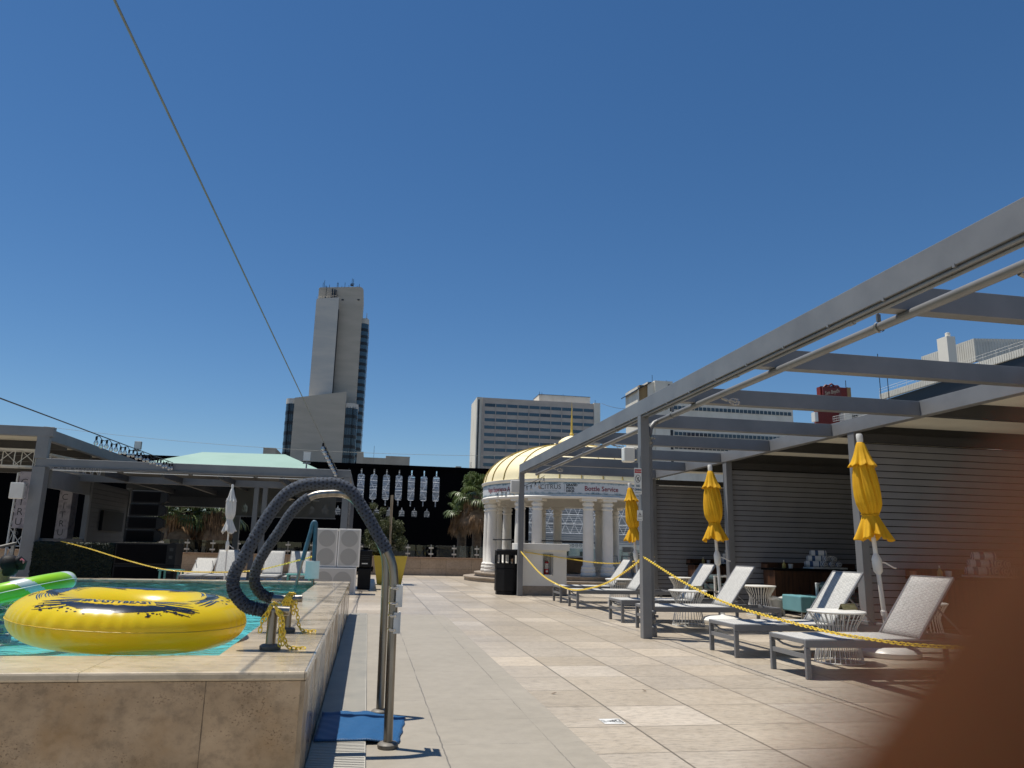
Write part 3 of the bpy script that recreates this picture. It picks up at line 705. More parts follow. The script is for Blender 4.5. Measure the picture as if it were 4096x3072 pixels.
# green tube with white stripes, leaning up on the swimmer
t = thing('swim_tube', 'lime green inflatable ring with white stripes tilted up beside the swimmer', 'swim tube', (-3.02, 7.62, .60))
C2 = Vector((-3.04, 7.62, .575)); rot2 = Matrix.Rotation(R(-15), 4, 'Y')
def gpt(a, b, e=0, RR=.40, rr=.083): return tuple(C2 + rot2 @ Vector(((RR + (rr + e) * math.cos(b)) * math.cos(a), (RR + (rr + e) * math.cos(b)) * math.sin(a), (rr + e) * math.sin(b))))
NA, NB = 320, 40
for nm, m, cond in (('ring', M_green, 0), ('white_stripe', M_gwhite, 1)):
    g = MB(); vs = [gpt(2 * PI * i / NA, 2 * PI * j / NB) for i in range(NA) for j in range(NB)]; fs = []
    for i in range(NA):
        for j in range(NB):
            st = 1 if ((i + 9 * math.sin(2 * PI * j / NB)) % 53) < 13 else 0
            if st == cond: fs.append((i * NB + j, ((i + 1) % NA) * NB + j, ((i + 1) % NA) * NB + (j + 1) % NB, i * NB + (j + 1) % NB))
    g.add(vs, fs, None, True); g.build(nm, m, t)
g = MB(); g.tube([gpt(2 * PI * i / 90, 0, .001) for i in range(90)], .003, 5, closed=True); g.build('seam', M_gwhite, t)

# ------------------------------------------------------------------ swimmer (skin-modifier body, profile, facing left)
def skin_obj(name, verts, edges, radii, m, parent, sub=2, root=0, smooth=True):
    me = bpy.data.meshes.new(name); me.from_pydata(verts, edges, []); me.materials.append(m)
    o = bpy.data.objects.new(name, me); COL.objects.link(o)
    if parent is not None: o.parent = parent
    md = o.modifiers.new('skin', 'SKIN'); md.use_smooth_shade = True
    for i, v in enumerate(me.skin_vertices[0].data):
        r = radii[i]; v.radius = (r, r) if isinstance(r, (int, float)) else r
        v.use_root = (i == root)
    s2 = o.modifiers.new('s', 'SUBSURF'); s2.levels = sub; s2.render_levels = sub
    return o
t = thing('person', 'dark haired swimmer in profile with hair tied up, wearing a blue patterned shirt', 'person', (-3.17, 8.05, 0))
# local coordinates; x forward = -X world.  head centre height
hv = [(0, 0, -.12), (0, 0, .10), (0, 0, .30), (0, 0, .47), (-.01, 0, .56), (-.02, 0, .625),      # pelvis..neck
      (-.035, 0, .70), (-.02, 0, .765),                                               # head
      (0, -.155, .50), (-.10, -.22, .33), (-.27, -.15, .36), (-.34, -.13, .37), (0, .155, .50), (-.08, .22, .32), (-.25, .16, .34), (-.32, .14, .35),
      (.02, -.09, -.16), (-.18, -.10, -.40), (-.02, -.10, -.66), (.02, .09, -.16), (-.14, .10, -.42), (.06, .10, -.66)]
he = [(0, 1), (1, 2), (2, 3), (3, 4), (4, 5), (5, 6), (6, 7), (3, 8), (8, 9), (9, 10), (10, 11), (3, 12), (12, 13), (13, 14), (14, 15), (0, 16), (16, 17), (17, 18), (0, 19), (19, 20), (20, 21)]
hr = [.13, .11, .12, .10, .052, .055, .082, .070, .055, .038, .028, .022, .055, .038, .028, .022, .08, .055, .035, .08, .055, .035]
for s_, wi in ((-1, 11), (1, 15)):
    wx, wy, wz = hv[wi]
    for k in range(5):
        base = len(hv); ang = (k - 2) * .34
        L_ = (.05, .07, .078, .072, .058)[k]
        hv += [(wx - .045, wy + math.sin(ang) * .035, wz), (wx - .045 - L_ * .6, wy + math.sin(ang) * (.035 + L_ * .3), wz - .006), (wx - .045 - L_, wy + math.sin(ang) * (.035 + L_ * .4), wz - .02)]
        hr += [.011, .0085, .0075]; he += [(wi, base), (base, base + 1), (base + 1, base + 2)]
body = skin_obj('body', hv, he, hr, M_skin, t)
# face details: nose, brow, lips, ear as shaped lumps on the head
g = MB()
g.tube([(-.115, 0, .722), (-.126, 0, .705), (-.136, 0, .688), (-.118, 0, .680)], [.006, .010, .013, .008], 10)
g.tube([(-.112, -.018, .655), (-.121, 0, .655), (-.112, .018, .655)], [.004, .008, .004], 8)
g.tube([(-.02, -.083, .73), (0, -.092, .72), (-.004, -.088, .695), (-.018, -.083, .685)], [.006, .009, .008, .005], 8)
g.tube([(-.02, .083, .73), (0, .092, .72), (-.004, .088, .695), (-.018, .083, .685)], [.006, .009, .008, .005], 8)
g.build('face', M_skin, t, local=True)
g = MB()
for s_ in (-1, 1): g.tube([(-.106, s_ * .018, .714), (-.110, s_ * .030, .717), (-.102, s_ * .042, .713)], [.002, .005, .002], 8)
g.build('eye', M_hair, t, local=True)
g = MB(); rnd = random.Random(5)
prof = [(.001, .112), (.05, .104), (.082, .075), (.096, .03), (.096, -.01), (.088, -.05), (.06, -.078), (.02, -.085)]
g.lathe(prof, 28, (.005, 0, .742), mod=lambda r, z, a: (r * (1.0 if math.cos(a) > -.3 else .82) * (1 + .02 * math.sin(13 * a)), z if math.cos(a) > -.2 else max(z, .015)))
g.tube([(.06, .0, .80), (.10, -.01, .80), (.125, .0, .775), (.12, .01, .745), (.09, 0, .735)], [.03, .045, .048, .040, .025], 14)
g.build('hair', M_hair, t, local=True)
g = MB(); g.tube([(.118, -.035, .80), (.135, -.04, .815), (.15, -.035, .80), (.148, -.03, .775), (.13, -.03, .77)], .009, 10); g.build('hair_clip', M_pink, t, local=True)
sv = [(0, 0, -.02), (0, 0, .12), (0, 0, .30), (0, 0, .46), (-.005, 0, .535), (0, -.16, .495), (-.07, -.215, .38), (0, .16, .495), (-.06, .215, .38)]
skin_obj('shirt', sv, [(0, 1), (1, 2), (2, 3), (3, 4), (3, 5), (5, 6), (3, 7), (7, 8)], [.145, .128, .135, .115, .066, .066, .055, .066, .055], M_shirt, t)
t.location = (-3.31, 8.05, .035)

# ================================================================== RIGHT PERGOLA
t = thing('pergola', 'long grey steel pergola with open cross beams over the loungers on the right', 'pergola', (3.45, 9.32, 0))
g = MB(); g.box(3.40, 3.52, .2, 17.62, 2.79, 2.985); g.build('front_beam', M_grey, t, bevel=.004)
g = MB(); g.box(6.74, 6.86, .2, 17.95, 2.79, 2.985); g.build('rear_beam', M_grey, t, bevel=.004)
for Y in (.9, 2.8, 4.65, 6.5, 8.345, 10.24, 12.08, 13.97, 15.72, 17.5):
    g = MB(); g.box(3.523, 6.737, Y, Y + .12, 2.795, 2.98); g.build('cross_beam', M_grey, t, bevel=.003)
for X, Y in ((3.395, 9.32), (3.395, 17.5), (3.395, 1.1)):
    g = MB(); g.box(X, X + .115, Y, Y + .115, 0, 2.788); g.build('post', M_grey, t, bevel=.004)
for Y in (5.75, 9.76, 13.8, 17.83):
    g = MB(); g.box(6.75, 6.87, Y - .02, Y + .13, 0, 2.788); g.build('rear_post', M_grey, t, bevel=.004)
g = MB()
g.box(3.43, 3.50, .2, 17.4, 2.768, 2.7905); g.tube([(3.425, .2, 2.772), (3.425, 17.4, 2.772)], .012, 8); g.tube([(3.47, .2, 2.757), (3.47, 9.2, 2.757)], .013, 8); g.tube([(3.47, 9.6, 2.757), (3.47, 17.3, 2.757)], .013, 8)
for k in range(26): g.box(3.396, 3.432, .5 + k * .66, .52 + k * .66, 2.778, 2.80)
for k in range(9): g.cyl((3.47, 1.2 + k * 1.85, 2.757), (3.47, 1.26 + k * 1.85, 2.757), .019, 8)
g.tube([(3.47, 9.25, 2.757), (3.51, 9.45, 2.75), (3.545, 9.50, 2.735), (3.55, 9.52, 2.68), (3.545, 9.52, 2.58), (3.54, 9.52, 2.25), (3.54, 9.50, .1)], .014, 8)
g.tube([(3.50, .2, 2.789), (3.50, 17.4, 2.789)], .006, 6)
g.build('cable_conduit', M_grey, t)
# sprinkler pipe
t = thing('sprinkler_pipe', 'grey fire sprinkler pipe hung below the pergola cross beams', 'pipe', (3.75, 9.6, 2.7))
g = MB(); g.tube([(3.75, .3, 2.768), (3.75, 9.60, 2.768)], .034, 14); g.tube([(3.75, 9.6, 2.768), (3.69, 9.6, 2.74), (3.62, 9.56, 2.66), (3.60, 9.555, 2.55)], .034, 12); g.tube([(3.75, 9.72, 2.755), (3.75, 17.3, 2.74)], .03, 14); g.build('pipe_run', M_grey, t)
for Y in (1.2, 5.0, 9.1, 13.2, 17.25):
    g = MB(); g.cyl((3.75, Y, 2.98), (3.75, Y, 2.86), .006, 8); g.lathe([(.043, -.014), (.043, .014)], 18, (0, 0, 0), caps=False)
    n0 = len(g.v) - 36
    for k in range(n0, len(g.v)): v = g.v[k]; g.v[k] = (3.75 + v[0], Y + v[2], 2.768 + v[1])
    g.box(3.735, 3.765, Y - .008, Y + .008, 2.81, 2.87); g.build('hanger', M_zinc, t)
for Y in (3.72, 7.75, 11.75, 15.75):
    g = MB(); g.tube([(3.77, Y, 2.74), (3.84, Y, 2.715)], .017, 8); g.tube([(3.84, Y, 2.715), (3.95, Y - .005, 2.70)], .008, 6)
    g.build('sprinkler_head', M_zinc, t)
    g = MB()
    for k in range(6):
        a = 2 * PI * k / 6; g.tube([(3.86, Y + .012 * math.cos(a), 2.71 + .012 * math.sin(a)), (3.90, Y + .038 * math.cos(a), 2.705 + .038 * math.sin(a)), (3.97, Y + .034 * math.cos(a), 2.70 + .034 * math.sin(a)), (3.99, Y, 2.698)], .0022, 5)
    for xx, rr in ((3.90, .038), (3.965, .034)): g.tube([(xx, Y + rr * math.cos(2 * PI * k / 14), 2.703 + rr * math.sin(2 * PI * k / 14)) for k in range(14)], .0022, 5, closed=True)
    g.build('wire_guard', M_steelp, t)
t = thing('standpipe', 'grey vertical riser pipe with valve and coupling behind the tall front post', 'pipe', (3.60, 9.55, 0))
g = MB(); g.tube([(3.60, 9.555, .30), (3.60, 9.555, 2.42)], .037, 14); g.build('riser', M_grey, t)
g = MB(); g.lathe([(.058, 0), (.058, .12), (.045, .135), (.03, .15), (.038, .19), (.05, .2), (.05, .225), (.036, .235), (.036, .27), (.052, .28), (.052, .31), (.03, .33)], 18, (3.60, 9.555, 0)); g.cyl((3.62, 9.53, .25), (3.66, 9.50, .25), .016, 8); g.build('valve', M_grey, t)
g = MB(); g.lathe([(.036, 2.4), (.048, 2.405), (.048, 2.43), (.036, 2.435), (.05, 2.46), (.05, 2.475), (.036, 2.48), (.04, 2.55)], 16, (3.60, 9.555, 0)); g.tube([(3.6, 9.55, 2.5), (3.62, 9.5, 2.54), (3.66, 9.52, 2.52)], .02, 8); g.build('coupling', M_zinc, t)

# cabana canopy and slat walls
t = thing('canopy_roof', 'cream fabric canopy stretched over dark beams above the cabanas', 'canopy', (8.6, 9, 3))
g = MB(); g.box(6.9, 10.9, .2, 17.98, 2.99, 3.0); g.build('fabric', M_cream, t)
for Y in (2.8, 4.65, 6.5, 8.345, 10.24, 12.08, 13.97, 15.72):
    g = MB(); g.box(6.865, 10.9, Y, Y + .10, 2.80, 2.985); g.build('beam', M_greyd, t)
def slatwall(Y, label, x0=6.88, x1=10.9):
    t = thing('slat_wall', label, 'wall', (x0, Y, 0), 0, 'dark grey slatted cabana walls')
    g = MB(); z = .10; k = 0
    while z < 2.60:
        M_ = Matrix.Translation((0, Y + .05, z + .05)) @ Matrix.Rotation(R(-9), 4, 'X')
        g.box(x0, x1, -.010, .010, -.043, .043, M_); z += .098
    g.build('slats', M_slat, t)
    g = MB(); g.box(x0, x1, Y + .075, Y + .085, .05, 2.66); g.build('gap_shadow_sheet', M_blackm, t)  # black sheet stands for the shadow in the gaps between slats
    g = MB(); g.box(x0, x1, Y - .01, Y + .09, 2.665, 2.785); g.box(x0, x1, Y - .01, Y + .09, 0.001, .07); g.build('header', M_greyd, t)
slatwall(9.80, 'nearest dark slatted cabana wall behind the biggest yellow umbrella')
slatwall(13.84, 'middle dark slatted cabana wall with a wooden cabinet and towels before it')
slatwall(17.87, 'farthest dark slatted cabana wall behind the second yellow umbrella')
t = thing('slat_wall', 'long rear slatted wall closing off the cabanas on the right side', 'wall', (10.9, 9, 0), 0, 'dark grey slatted cabana walls')
g = MB(); z = .1
while z < 2.7: g.box(10.92, 10.95, .2, 18, z, z + .09); z += .098
g.box(10.96, 10.98, .2, 18, 0, 2.95); g.build('slats', M_slat, t)
# valance light strip on far cabana
g = MB(); g.box(6.95, 8.9, 17.80, 17.83, 2.625, 2.648); tag(g.build('light_strip', M_whitec), 'thin white strip along the top of the farthest slatted wall', 'strip')

# ------------------------------------------------------------------ loungers
def make_lounger():
    t = thing('sun_lounger', 'x', 'sun lounger', (0, 0, 0))
    W2 = .295
    g = MB()
    for s_ in (-1, 1): g.box(.0, 1.885, s_ * W2 - .0175, s_ * W2 + .0175, .262, .328)
    g.box(.0, .035, -W2 + .018, W2 - .018, .29, .328); g.box(1.85, 1.885, -W2 + .018, W2 - .018, .262, .328); g.box(1.12, 1.15, -W2 + .018, W2 - .018, .27, .30)
    g.build('frame', M_grey, t, bevel=.004)
    for x in (.0, 1.84):
        for s_ in (-1, 1):
            g = MB(); y0 = s_ * W2 - .0178; g.box(x, x + .045, y0, y0 + .0356, 0, .26); g.build('leg', M_grey, t, bevel=.004)
    g = MB(); g.box(.008, .036, -W2 + .018, W2 - .018, .165, .205); g.build('stretcher', M_grey, t)
    g = MB(); g.tube([(.03, -W2 + .03, .285), (.05, -.15, .245), (.06, 0, .235), (.05, .15, .245), (.03, W2 - .03, .285)], .010, 8); g.build('support_strap', M_grey, t)
    # sling seat, sagging a little
    def cloth(x0, z0, x1, z1, n, sg):
        g = MB(); vs = []; L = math.hypot(x1 - x0, z1 - z0)
        for i in range(n + 1):
            f = i / n; s_ = sg * math.sin(PI * f)
            for j in range(9):
                h = j / 8; e = 1 - (2 * h - 1) ** 2
                nx = -(z1 - z0) / L; nz = (x1 - x0) / L
                vs.append((x0 + (x1 - x0) * f - nx * s_ * e, -W2 + .016 + (2 * W2 - .032) * h, z0 + (z1 - z0) * f - nz * s_ * e))
        fs = []; uvs = []
        for i in range(n):
            for j in range(8):
                fs.append((i * 9 + j, (i + 1) * 9 + j, (i + 1) * 9 + j + 1, i * 9 + j + 1))
                uvs.append([(L * i / n, .59 * j / 8), (L * (i + 1) / n, .59 * j / 8), (L * (i + 1) / n, .59 * (j + 1) / 8), (L * i / n, .59 * (j + 1) / 8)])
        g.add(vs, fs, uvs, True); return g
    o = cloth(.01, .332, 1.14, .334, 14, .012).build('seat_sling', M_sling, t); s = o.modifiers.new('s', 'SOLIDIFY'); s.thickness = .005
    o = cloth(1.145, .336, 1.535, .868, 10, -.008).build('back_sling', M_sling, t); s = o.modifiers.new('s', 'SOLIDIFY'); s.thickness = .005
    g = MB()
    for s_ in (-1, 1): g.bar((1.14, s_ * (W2 - .022), .325), (1.55, s_ * (W2 - .022), .872), .022, .026, (0, 1, 0))
    g.bar((1.545, -W2 + .022, .868), (1.545, W2 - .022, .868), .024, .022); g.build('back_frame', M_grey, t, bevel=.003)
    g = MB()
    for s_ in (-1, 1): g.bar((1.36, s_ * (W2 - .06), .62), (1.70, s_ * (W2 - .06), .30), .014, .014, (0, 1, 0))
    g.bar((1.70, -W2 + .05, .30), (1.70, W2 - .05, .30), .014, .014); g.build('back_support', M_grey, t)
    return t
lg = make_lounger(); LG = 'grey sun loungers under the right pergola'
lab = ['nearest lounger on the right, foot end closest to the camera', 'second lounger from the camera, standing behind the nearest round table', 'third lounger, its foot end hidden by the tall front post', 'fourth lounger, partly behind the post and riser pipe',
       'fifth lounger, near the farthest yellow umbrella and chain', 'farthest lounger of the right row, in front of the white kiosk']
for i, Y in enumerate((6.655, 7.98, 10.345, 11.64, 14.28, 15.74)):
    if i == 0: o = lg; o.location = (3.785, Y, 0); o['label'] = lab[0]; o['group'] = LG
    else: o = dup(lg, (3.785 + (.0, 0, -.02, 0, .03, .08)[i], Y, 0), 0, lab[i], LG)
labl = ['left lounger of the four behind the pool, its back laid lower', 'lounger behind the pool beside the white umbrella pole', 'lounger behind the pool seen between the two foam handrails', 'lounger behind the pool nearest the white speakers']
for i, (x, lab_) in enumerate(zip((-3.765, -3.25, -2.18, -1.59), labl)):
    o = dup(lg, (x, 18.0, 0), R(90), lab_, 'grey sun loungers behind the pool', (1, .8, 1))
    if i == 0:
        for ch in o.children:
            if ch.name.split('.')[0] in ('back_sling', 'back_frame'):
                ch.matrix_local = Matrix.Translation((1.14, 0, .33)) @ Matrix.Rotation(R(24), 4, 'Y') @ Matrix.Translation((-1.14, 0, -.33))

# ------------------------------------------------------------------ wire tables
def make_table():
    t = thing('side_table', 'x', 'side table', (0, 0, 0))
    g = MB(); g.lathe([(.02, .478), (.262, .480), (.280, .487), (.284, .494), (.280, .502), (.268, .505), (0.001, .505)], 48); g.build('tabletop', M_plastic, t)
    g = MB()
    for k in range(30):
        a = 2 * PI * k / 30; c = math.cos(a); s_ = math.sin(a); g.tube([(.268 * c, .268 * s_, .485), (.185 * c, .185 * s_, .345), (.175 * c, .175 * s_, .30), (.182 * c, .182 * s_, .26), (.232 * c, .232 * s_, .012)], .0048, 6)
    g.build('wire_cage', M_plastic, t)
    g = MB(); g.tube([(.232 * math.cos(2 * PI * k / 40), .232 * math.sin(2 * PI * k / 40), .008) for k in range(40)], .007, 6, closed=True); g.build('base_ring', M_plastic, t)
    return t
tb = make_table(); TG = 'white wire drum side tables'
TL = [((4.735, 7.33), 'white wire table between the two nearest loungers'), ((4.70, 10.99), 'white wire table behind the tall front post between the third and fourth loungers'), ((4.975, 15.0), 'white wire table between the two farthest loungers, behind the chain'),
      ((6.87, 12.9), 'white wire table beside the grey waste basket'), ((6.92, 16.5), 'white wire table before the farthest slatted wall'), ((6.85, 8.75), 'white wire table half hidden behind the nearest lounger back')]
for i, ((x, y), l) in enumerate(TL):
    if i == 0: tb.location = (x, y, 0); tb['label'] = l; tb['group'] = TG
    else: dup(tb, (x, y, 0), R(7 * i), l, TG)
def tent(x, y, rz, lab_):
    g = MB(); c, s_ = math.cos(rz), math.sin(rz)
    def q(a, b, z): return (x + a * c - b * s_, y + a * s_ + b * c, z)
    g.quad(q(-.10, -.035, .507), q(.10, -.035, .507), q(.10, 0, .565), q(-.10, 0, .565)); g.quad(q(.10, .035, .507), q(-.10, .035, .507), q(-.10, 0, .565), q(.10, 0, .565))
    o = g.build('table_card', mat('olive_card', (.10, .095, .04), .6, c2=(.17, .16, .09), scale=40)); m = o.modifiers.new('s', 'SOLIDIFY'); m.thickness = .003; tag(o, lab_, 'table card', 'folded cards on the tables')
tent(4.93, 7.42, .25, 'small folded olive card on the nearest white wire table'); tent(4.82, 10.98, .1, 'small folded olive card on the wire table behind the tall post')

for x_, y_, a_, lab_ in ((1.42, 5.83, .4, 'tiny dry leaf on the travertine tile beside the smooth strip'), (2.15, 5.9, 1.9, 'tiny dark leaf scrap on the tiles farther right')):
    g = MB(); c_, s_ = math.cos(a_), math.sin(a_); g.add([(x_ + u * c_ - v * s_, y_ + u * s_ + v * c_, .006 + z) for u, v, z in ((-.03, 0, 0), (0, .011, .004), (.03, 0, .008), (0, -.010, .002))], [(0, 3, 2, 1)]); tag(g.build('dry_leaf', M_trunk), lab_, 'leaf')
# ------------------------------------------------------------------ umbrellas
def umbrella(loc, lean, label, group, cloth, seed, base=True, H=2.30, tw=0.0, crank=True):
    t = thing('closed_umbrella', label, 'umbrella', loc, 0, group)
    rnd = random.Random(seed)
    def ax(z): return lean * z / 2.3
    def shift(g, n0=0):
        g.v = [(v[0] + ax(v[2]), v[1], v[2]) for v in g.v]; return g
    g = shift(MB().lathe([(.024, .05), (.024, 1.25)], 14)); g.build('lower_pole', M_plastic, t, local=True)
    g = shift(MB().lathe([(.019, 1.25), (.019, H)], 12)); g.build('upper_pole', M_plastic, t, local=True)
    if crank:
        g = shift(MB().lathe([(.024, .86), (.048, .89), (.052, .97), (.052, 1.02), (.036, 1.06), (.026, 1.08)], 14)); g.build('crank_housing', M_plastic, t, local=True)
        g = MB(); g.tube([(.045, -.03, .99), (.07, -.045, .985), (.16, -.05, .935), (.19, -.05, .93)], .008, 6); shift(g).build('crank_handle', M_plastic, t, local=True)
    g = shift(MB().lathe([(.033, .42), (.033, .47), (.027, .475)], 14)); g.build('collar', M_plastic, t, local=True)
    if base:
        g = MB().lathe([(.300, .002), (.312, .02), (.312, .055), (.28, .09), (.20, .115), (.06, .125), (.035, .14), (.035, .20)], 44); g.build('base', M_plastic, t, local=True)
    g = shift(MB().lathe([(.024, H + .005), (.033, H + .012), (.035, H + .05), (.035, H + .10), (.028, H + .115), (0.001, H + .118)], 20)); g.build('finial', M_plastic, t, local=True)
    NP = 8; ph = [rnd.uniform(0, 2 * PI) for _ in range(6)]
    def fold(amp, twist=0.0):
        def f(r, z, a):
            aa = a + twist * (z - 1.5)
            m = 1 + amp * (math.cos(NP * aa + ph[0]) * .45 + math.cos((NP * 2 + 5) * aa + ph[1]) * .35 + abs(math.cos(6.5 * aa + ph[3] + z)) * .5 + math.cos(3 * aa + ph[2] + z * 2) * .35)
            return (max(.02, r * m), z)
        return f
    n = 120
    body = [(.032, H + .0), (.055, H - .06), (.08, H - .15), (.098, H - .25), (.114, 1.95), (.126, 1.83), (.130, 1.72), (.125, 1.62), (.104, 1.555), (.078, 1.51)]
    def bprof(p, m=4):
        out = []
        for i in range(len(p) - 1):
            for k in range(m): f = k / m; out.append((p[i][0] + (p[i + 1][0] - p[i][0]) * f, p[i][1] + (p[i + 1][1] - p[i][1]) * f))
        out.append(p[-1]); return out
    g = shift(MB().lathe(bprof(body), n, caps=False, mod=fold(.13, 1.0))); g.build('canopy', cloth, t, local=True)
    sk = [(.078, 1.512), (.098, 1.46), (.128, 1.38), (.152, 1.31), (.168, 1.265)]
    def skm(r, z, a):
        q = (1.512 - z) / .25; m = 1 + q * (.16 * math.cos(NP * a + ph[3]) + .11 * math.cos(13 * a + ph[1]) + .10 * math.cos(3 * a + ph[4])); dz = -.025 * q * abs(math.cos(NP * .5 * a + ph[3] + 1.2)) - .03 * q * math.cos(3 * a + ph[5]) - .008 * q * math.cos(17 * a)
        return (r * m, z + dz)
    g = shift(MB().lathe(bprof(sk), n, caps=False, mod=skm)); o = g.build('canopy_hem', cloth, t, local=True); s = o.modifiers.new('s', 'SOLIDIFY'); s.thickness = .003
    vt = [(.036, H + .006), (.052, H - .03), (.078, H - .12), (.104, H - .19), (.135, H - .245)]
    def vtm(r, z, a):
        q = (H - z) / .25; m = 1 + q * (.13 * math.cos(NP * a + ph[1]) + .07 * math.cos(13 * a) + .07 * math.cos(3 * a + ph[2])); return (r * m, z - .03 * q * abs(math.cos(NP * .5 * a + ph[1] + .9)) + .01)
    g = shift(MB().lathe(bprof(vt), n, caps=False, mod=vtm)); o = g.build('vent_flap', cloth, t, local=True); s = o.modifiers.new('s', 'SOLIDIFY'); s.thickness = .003
    g = MB(); g.tube([((.086 + .006 * math.cos(NP * a)) * math.cos(a) + ax(1.51), (.086 + .006 * math.cos(NP * a)) * math.sin(a), 1.51 + .012 * math.sin(a + 1)) for a in [2 * PI * k / 40 for k in range(40)]], .008, 6, closed=True); g.build('tie_strap', cloth, t, local=True)
    return t
UG = 'closed yellow umbrellas among the loungers'
umbrella((5.613, 7.75, 0), -.165, 'closed yellow umbrella nearest the camera with a white round base', UG, M_yellowc, 1)
umbrella((5.385, 11.3, 0), -.12, 'closed yellow umbrella in the middle, before the farthest slatted wall', UG, M_yellowc, 2)
umbrella((5.40, 15.0, 0), -.185, 'farthest closed yellow umbrella, partly behind the tall front post', UG, M_yellowc, 3)
wu = umbrella((-2.87, 17.0, 0), -.03, 'closed white umbrella behind the pool', None, M_whitec, 4, H=2.13, crank=True); wu.scale = (.72, .72, 1)

# ------------------------------------------------------------------ cabana furniture
def towel(x, y, z, L, r, rz, label, group):
    t = MB(); prof = [(.001, -L / 2), (r * .55, -L / 2 + .0), (r * .92, -L / 2 + .01), (r, -L / 2 + .03), (r * 1.01, 0), (r, L / 2 - .03), (r * .92, L / 2 - .01), (r * .55, L / 2), (.001, L / 2)]
    t.lathe(prof, 22, mod=lambda rr, zz, a: (rr * (1 + .05 * math.cos(2 * a) + .03 * math.sin(5 * a)), zz))
    for k in range(len(t.v)):
        v = t.v[k]; p = Vector((v[0], v[2], v[1])); p.rotate(Matrix.Rotation(rz, 3, 'Z')); t.v[k] = (x + p.x, y + p.y, z + p.z * .86)
    tag(t.build('rolled_towel', M_towel), label, 'rolled towel', group)
def cabinet(x0, Y, label, n, gl, withstuff=True):
    t = thing('wooden_cabinet', label, 'cabinet', (x0, Y, 0), 0, 'dark wooden cabinets against the slatted walls')
    g = MB()
    for k in range(8): g.box(x0 + k * .235 + .002, x0 + (k + 1) * .235 - .002, Y, Y + .42, .17, .76)
    g.build('body', M_wood, t, bevel=.003)
    g = MB(); g.box(x0 - .03, x0 + 1.91, Y - .02, Y + .44, .763, .80); g.build('countertop', M_blackm, t, bevel=.003)
    g = MB(); g.box(x0 - .03, x0 + 1.91, Y + .40, Y + .43, .802, .90); g.box(x0 - .03, x0, Y + .2, Y + .40, .802, .87); g.build('back_board', M_wood, t)
    for xx in (x0 + .05, x0 + .9, x0 + 1.8):
        g = MB(); g.box(xx, xx + .04, Y + .03, Y + .07, 0, .168); g.box(xx, xx + .04, Y + .35, Y + .39, 0, .168); g.build('leg', M_blackm, t)
    tr = thing('towel_tray', 'white tray holding rolled towels on the ' + n, 'tray', (x0 + 1.15, Y + .2, .80), 0, 'white towel trays')
    g = MB(); g.box(x0 + .80, x0 + 1.50, Y + .02, Y + .38, .802, .83); g.build('tray_body', M_plastic, tr, bevel=.004)
    lay = [(0, 4, .145), (1, 3, .145), (2, 1, .145)]
    names = {0: 'bottom row', 1: 'middle row', 2: 'top'}
    k = 0
    for row, cnt, sp in lay:
        for q in range(cnt):
            xx = x0 + .90 + q * sp + row * .05 + (0.0 if row < 2 else .02); zz = .83 + .058 + row * .098
            pos = ('left', 'second', 'third', 'right')[q] if cnt > 1 else 'only'
            towel(xx + .0, Y + .2, zz, .30, .066, R(62 if q == 0 else 12), '%s towel, %s of its pile, on the %s' % (pos, names[row], n), gl); k += 1
    b = thing('pump_bottle', 'small yellow bottle on the ' + n, 'bottle', (x0 + .28, Y + .15, .80), 0, 'yellow bottles on the cabinets')
    g = MB(); g.lathe([(.03, .801), (.034, .81), (.034, .87), (.015, .90), (.015, .915)], 16, (x0 + .28, Y + .15, 0)); g.build('bottle_body', mat('pale_yellow_plastic', (.42, .33, .10), .5), b)
    g = MB(); g.lathe([(.008, .916), (.008, .94), (.018, .945), (.001, .95)], 10, (x0 + .28, Y + .15, 0)); g.build('pump', M_plastic, b)
    g = MB(); g.lathe([(.035, .801), (.045, .88), (.043, .88), (.034, .806)], 18, (x0 + .42, Y + .16, 0)); tag(g.build('cup', M_plastic), 'small pale cup on the ' + n, 'cup', 'cups on the cabinets')
cabinet(7.34, 13.2, 'dark wooden cabinet before the middle slatted wall, piled with rolled towels', 'middle cabinet', 'rolled towels')
cabinet(7.55, 17.2, 'farthest wooden cabinet, behind the second umbrella pole', 'farthest cabinet', 'rolled towels')
cabinet(7.3, 9.15, 'nearest wooden cabinet, mostly hidden behind the blurred finger', 'nearest cabinet', 'rolled towels')
t = thing('ottoman', 'teal vinyl cube seat on thin metal legs by the nearest cabana', 'ottoman', (7.3, 12.2, 0))
g = MB(); g.box(7.09, 7.29, 11.95, 12.55, .12, .38); g.box(7.293, 7.62, 11.97, 12.55, .12, .373); g.build('cushion_block', M_teal, t, bevel=.02)
g = MB()
for x, y in ((7.11, 11.97), (7.59, 11.99), (7.11, 12.52), (7.59, 12.52)): g.bar((x, y, 0), (x, y, .13), .02, .02)
g.bar((7.11, 11.97, .125), (7.59, 11.99, .125), .02, .02); g.build('metal_base', M_zinc, t)
def armchair(x, y, rz, label):
    t = thing('armchair', label, 'armchair', (x, y, 0), rz, 'white framed armchairs with striped cushions')
    for s_ in (0, .66):
        g = MB()
        for xx in (0, .60): g.box(xx, xx + .04, s_ + .001, s_ + .039, 0, .57)
        g.box(-.002, .642, s_, s_ + .04, .561, .59); g.box(.03, .61, s_ + .005, s_ + .035, .26, .30); g.box(.03, .61, s_ + .005, s_ + .035, .08, .11); g.build('side_frame', M_plastic, t, bevel=.004, local=True)
    g = MB(); g.box(.05, .62, .06, .64, .30, .42); g.build('seat_cushion', M_stripecush, t, bevel=.02, local=True)
    g = MB(); g.tube([(.12, .06, .53), (.12, .64, .53)], .085, 14); g.build('back_roll', M_stripecush, t, local=True)
    return t
armchair(7.0, 15.0, 0, 'white framed armchair with striped cushions seen behind the second umbrella pole')
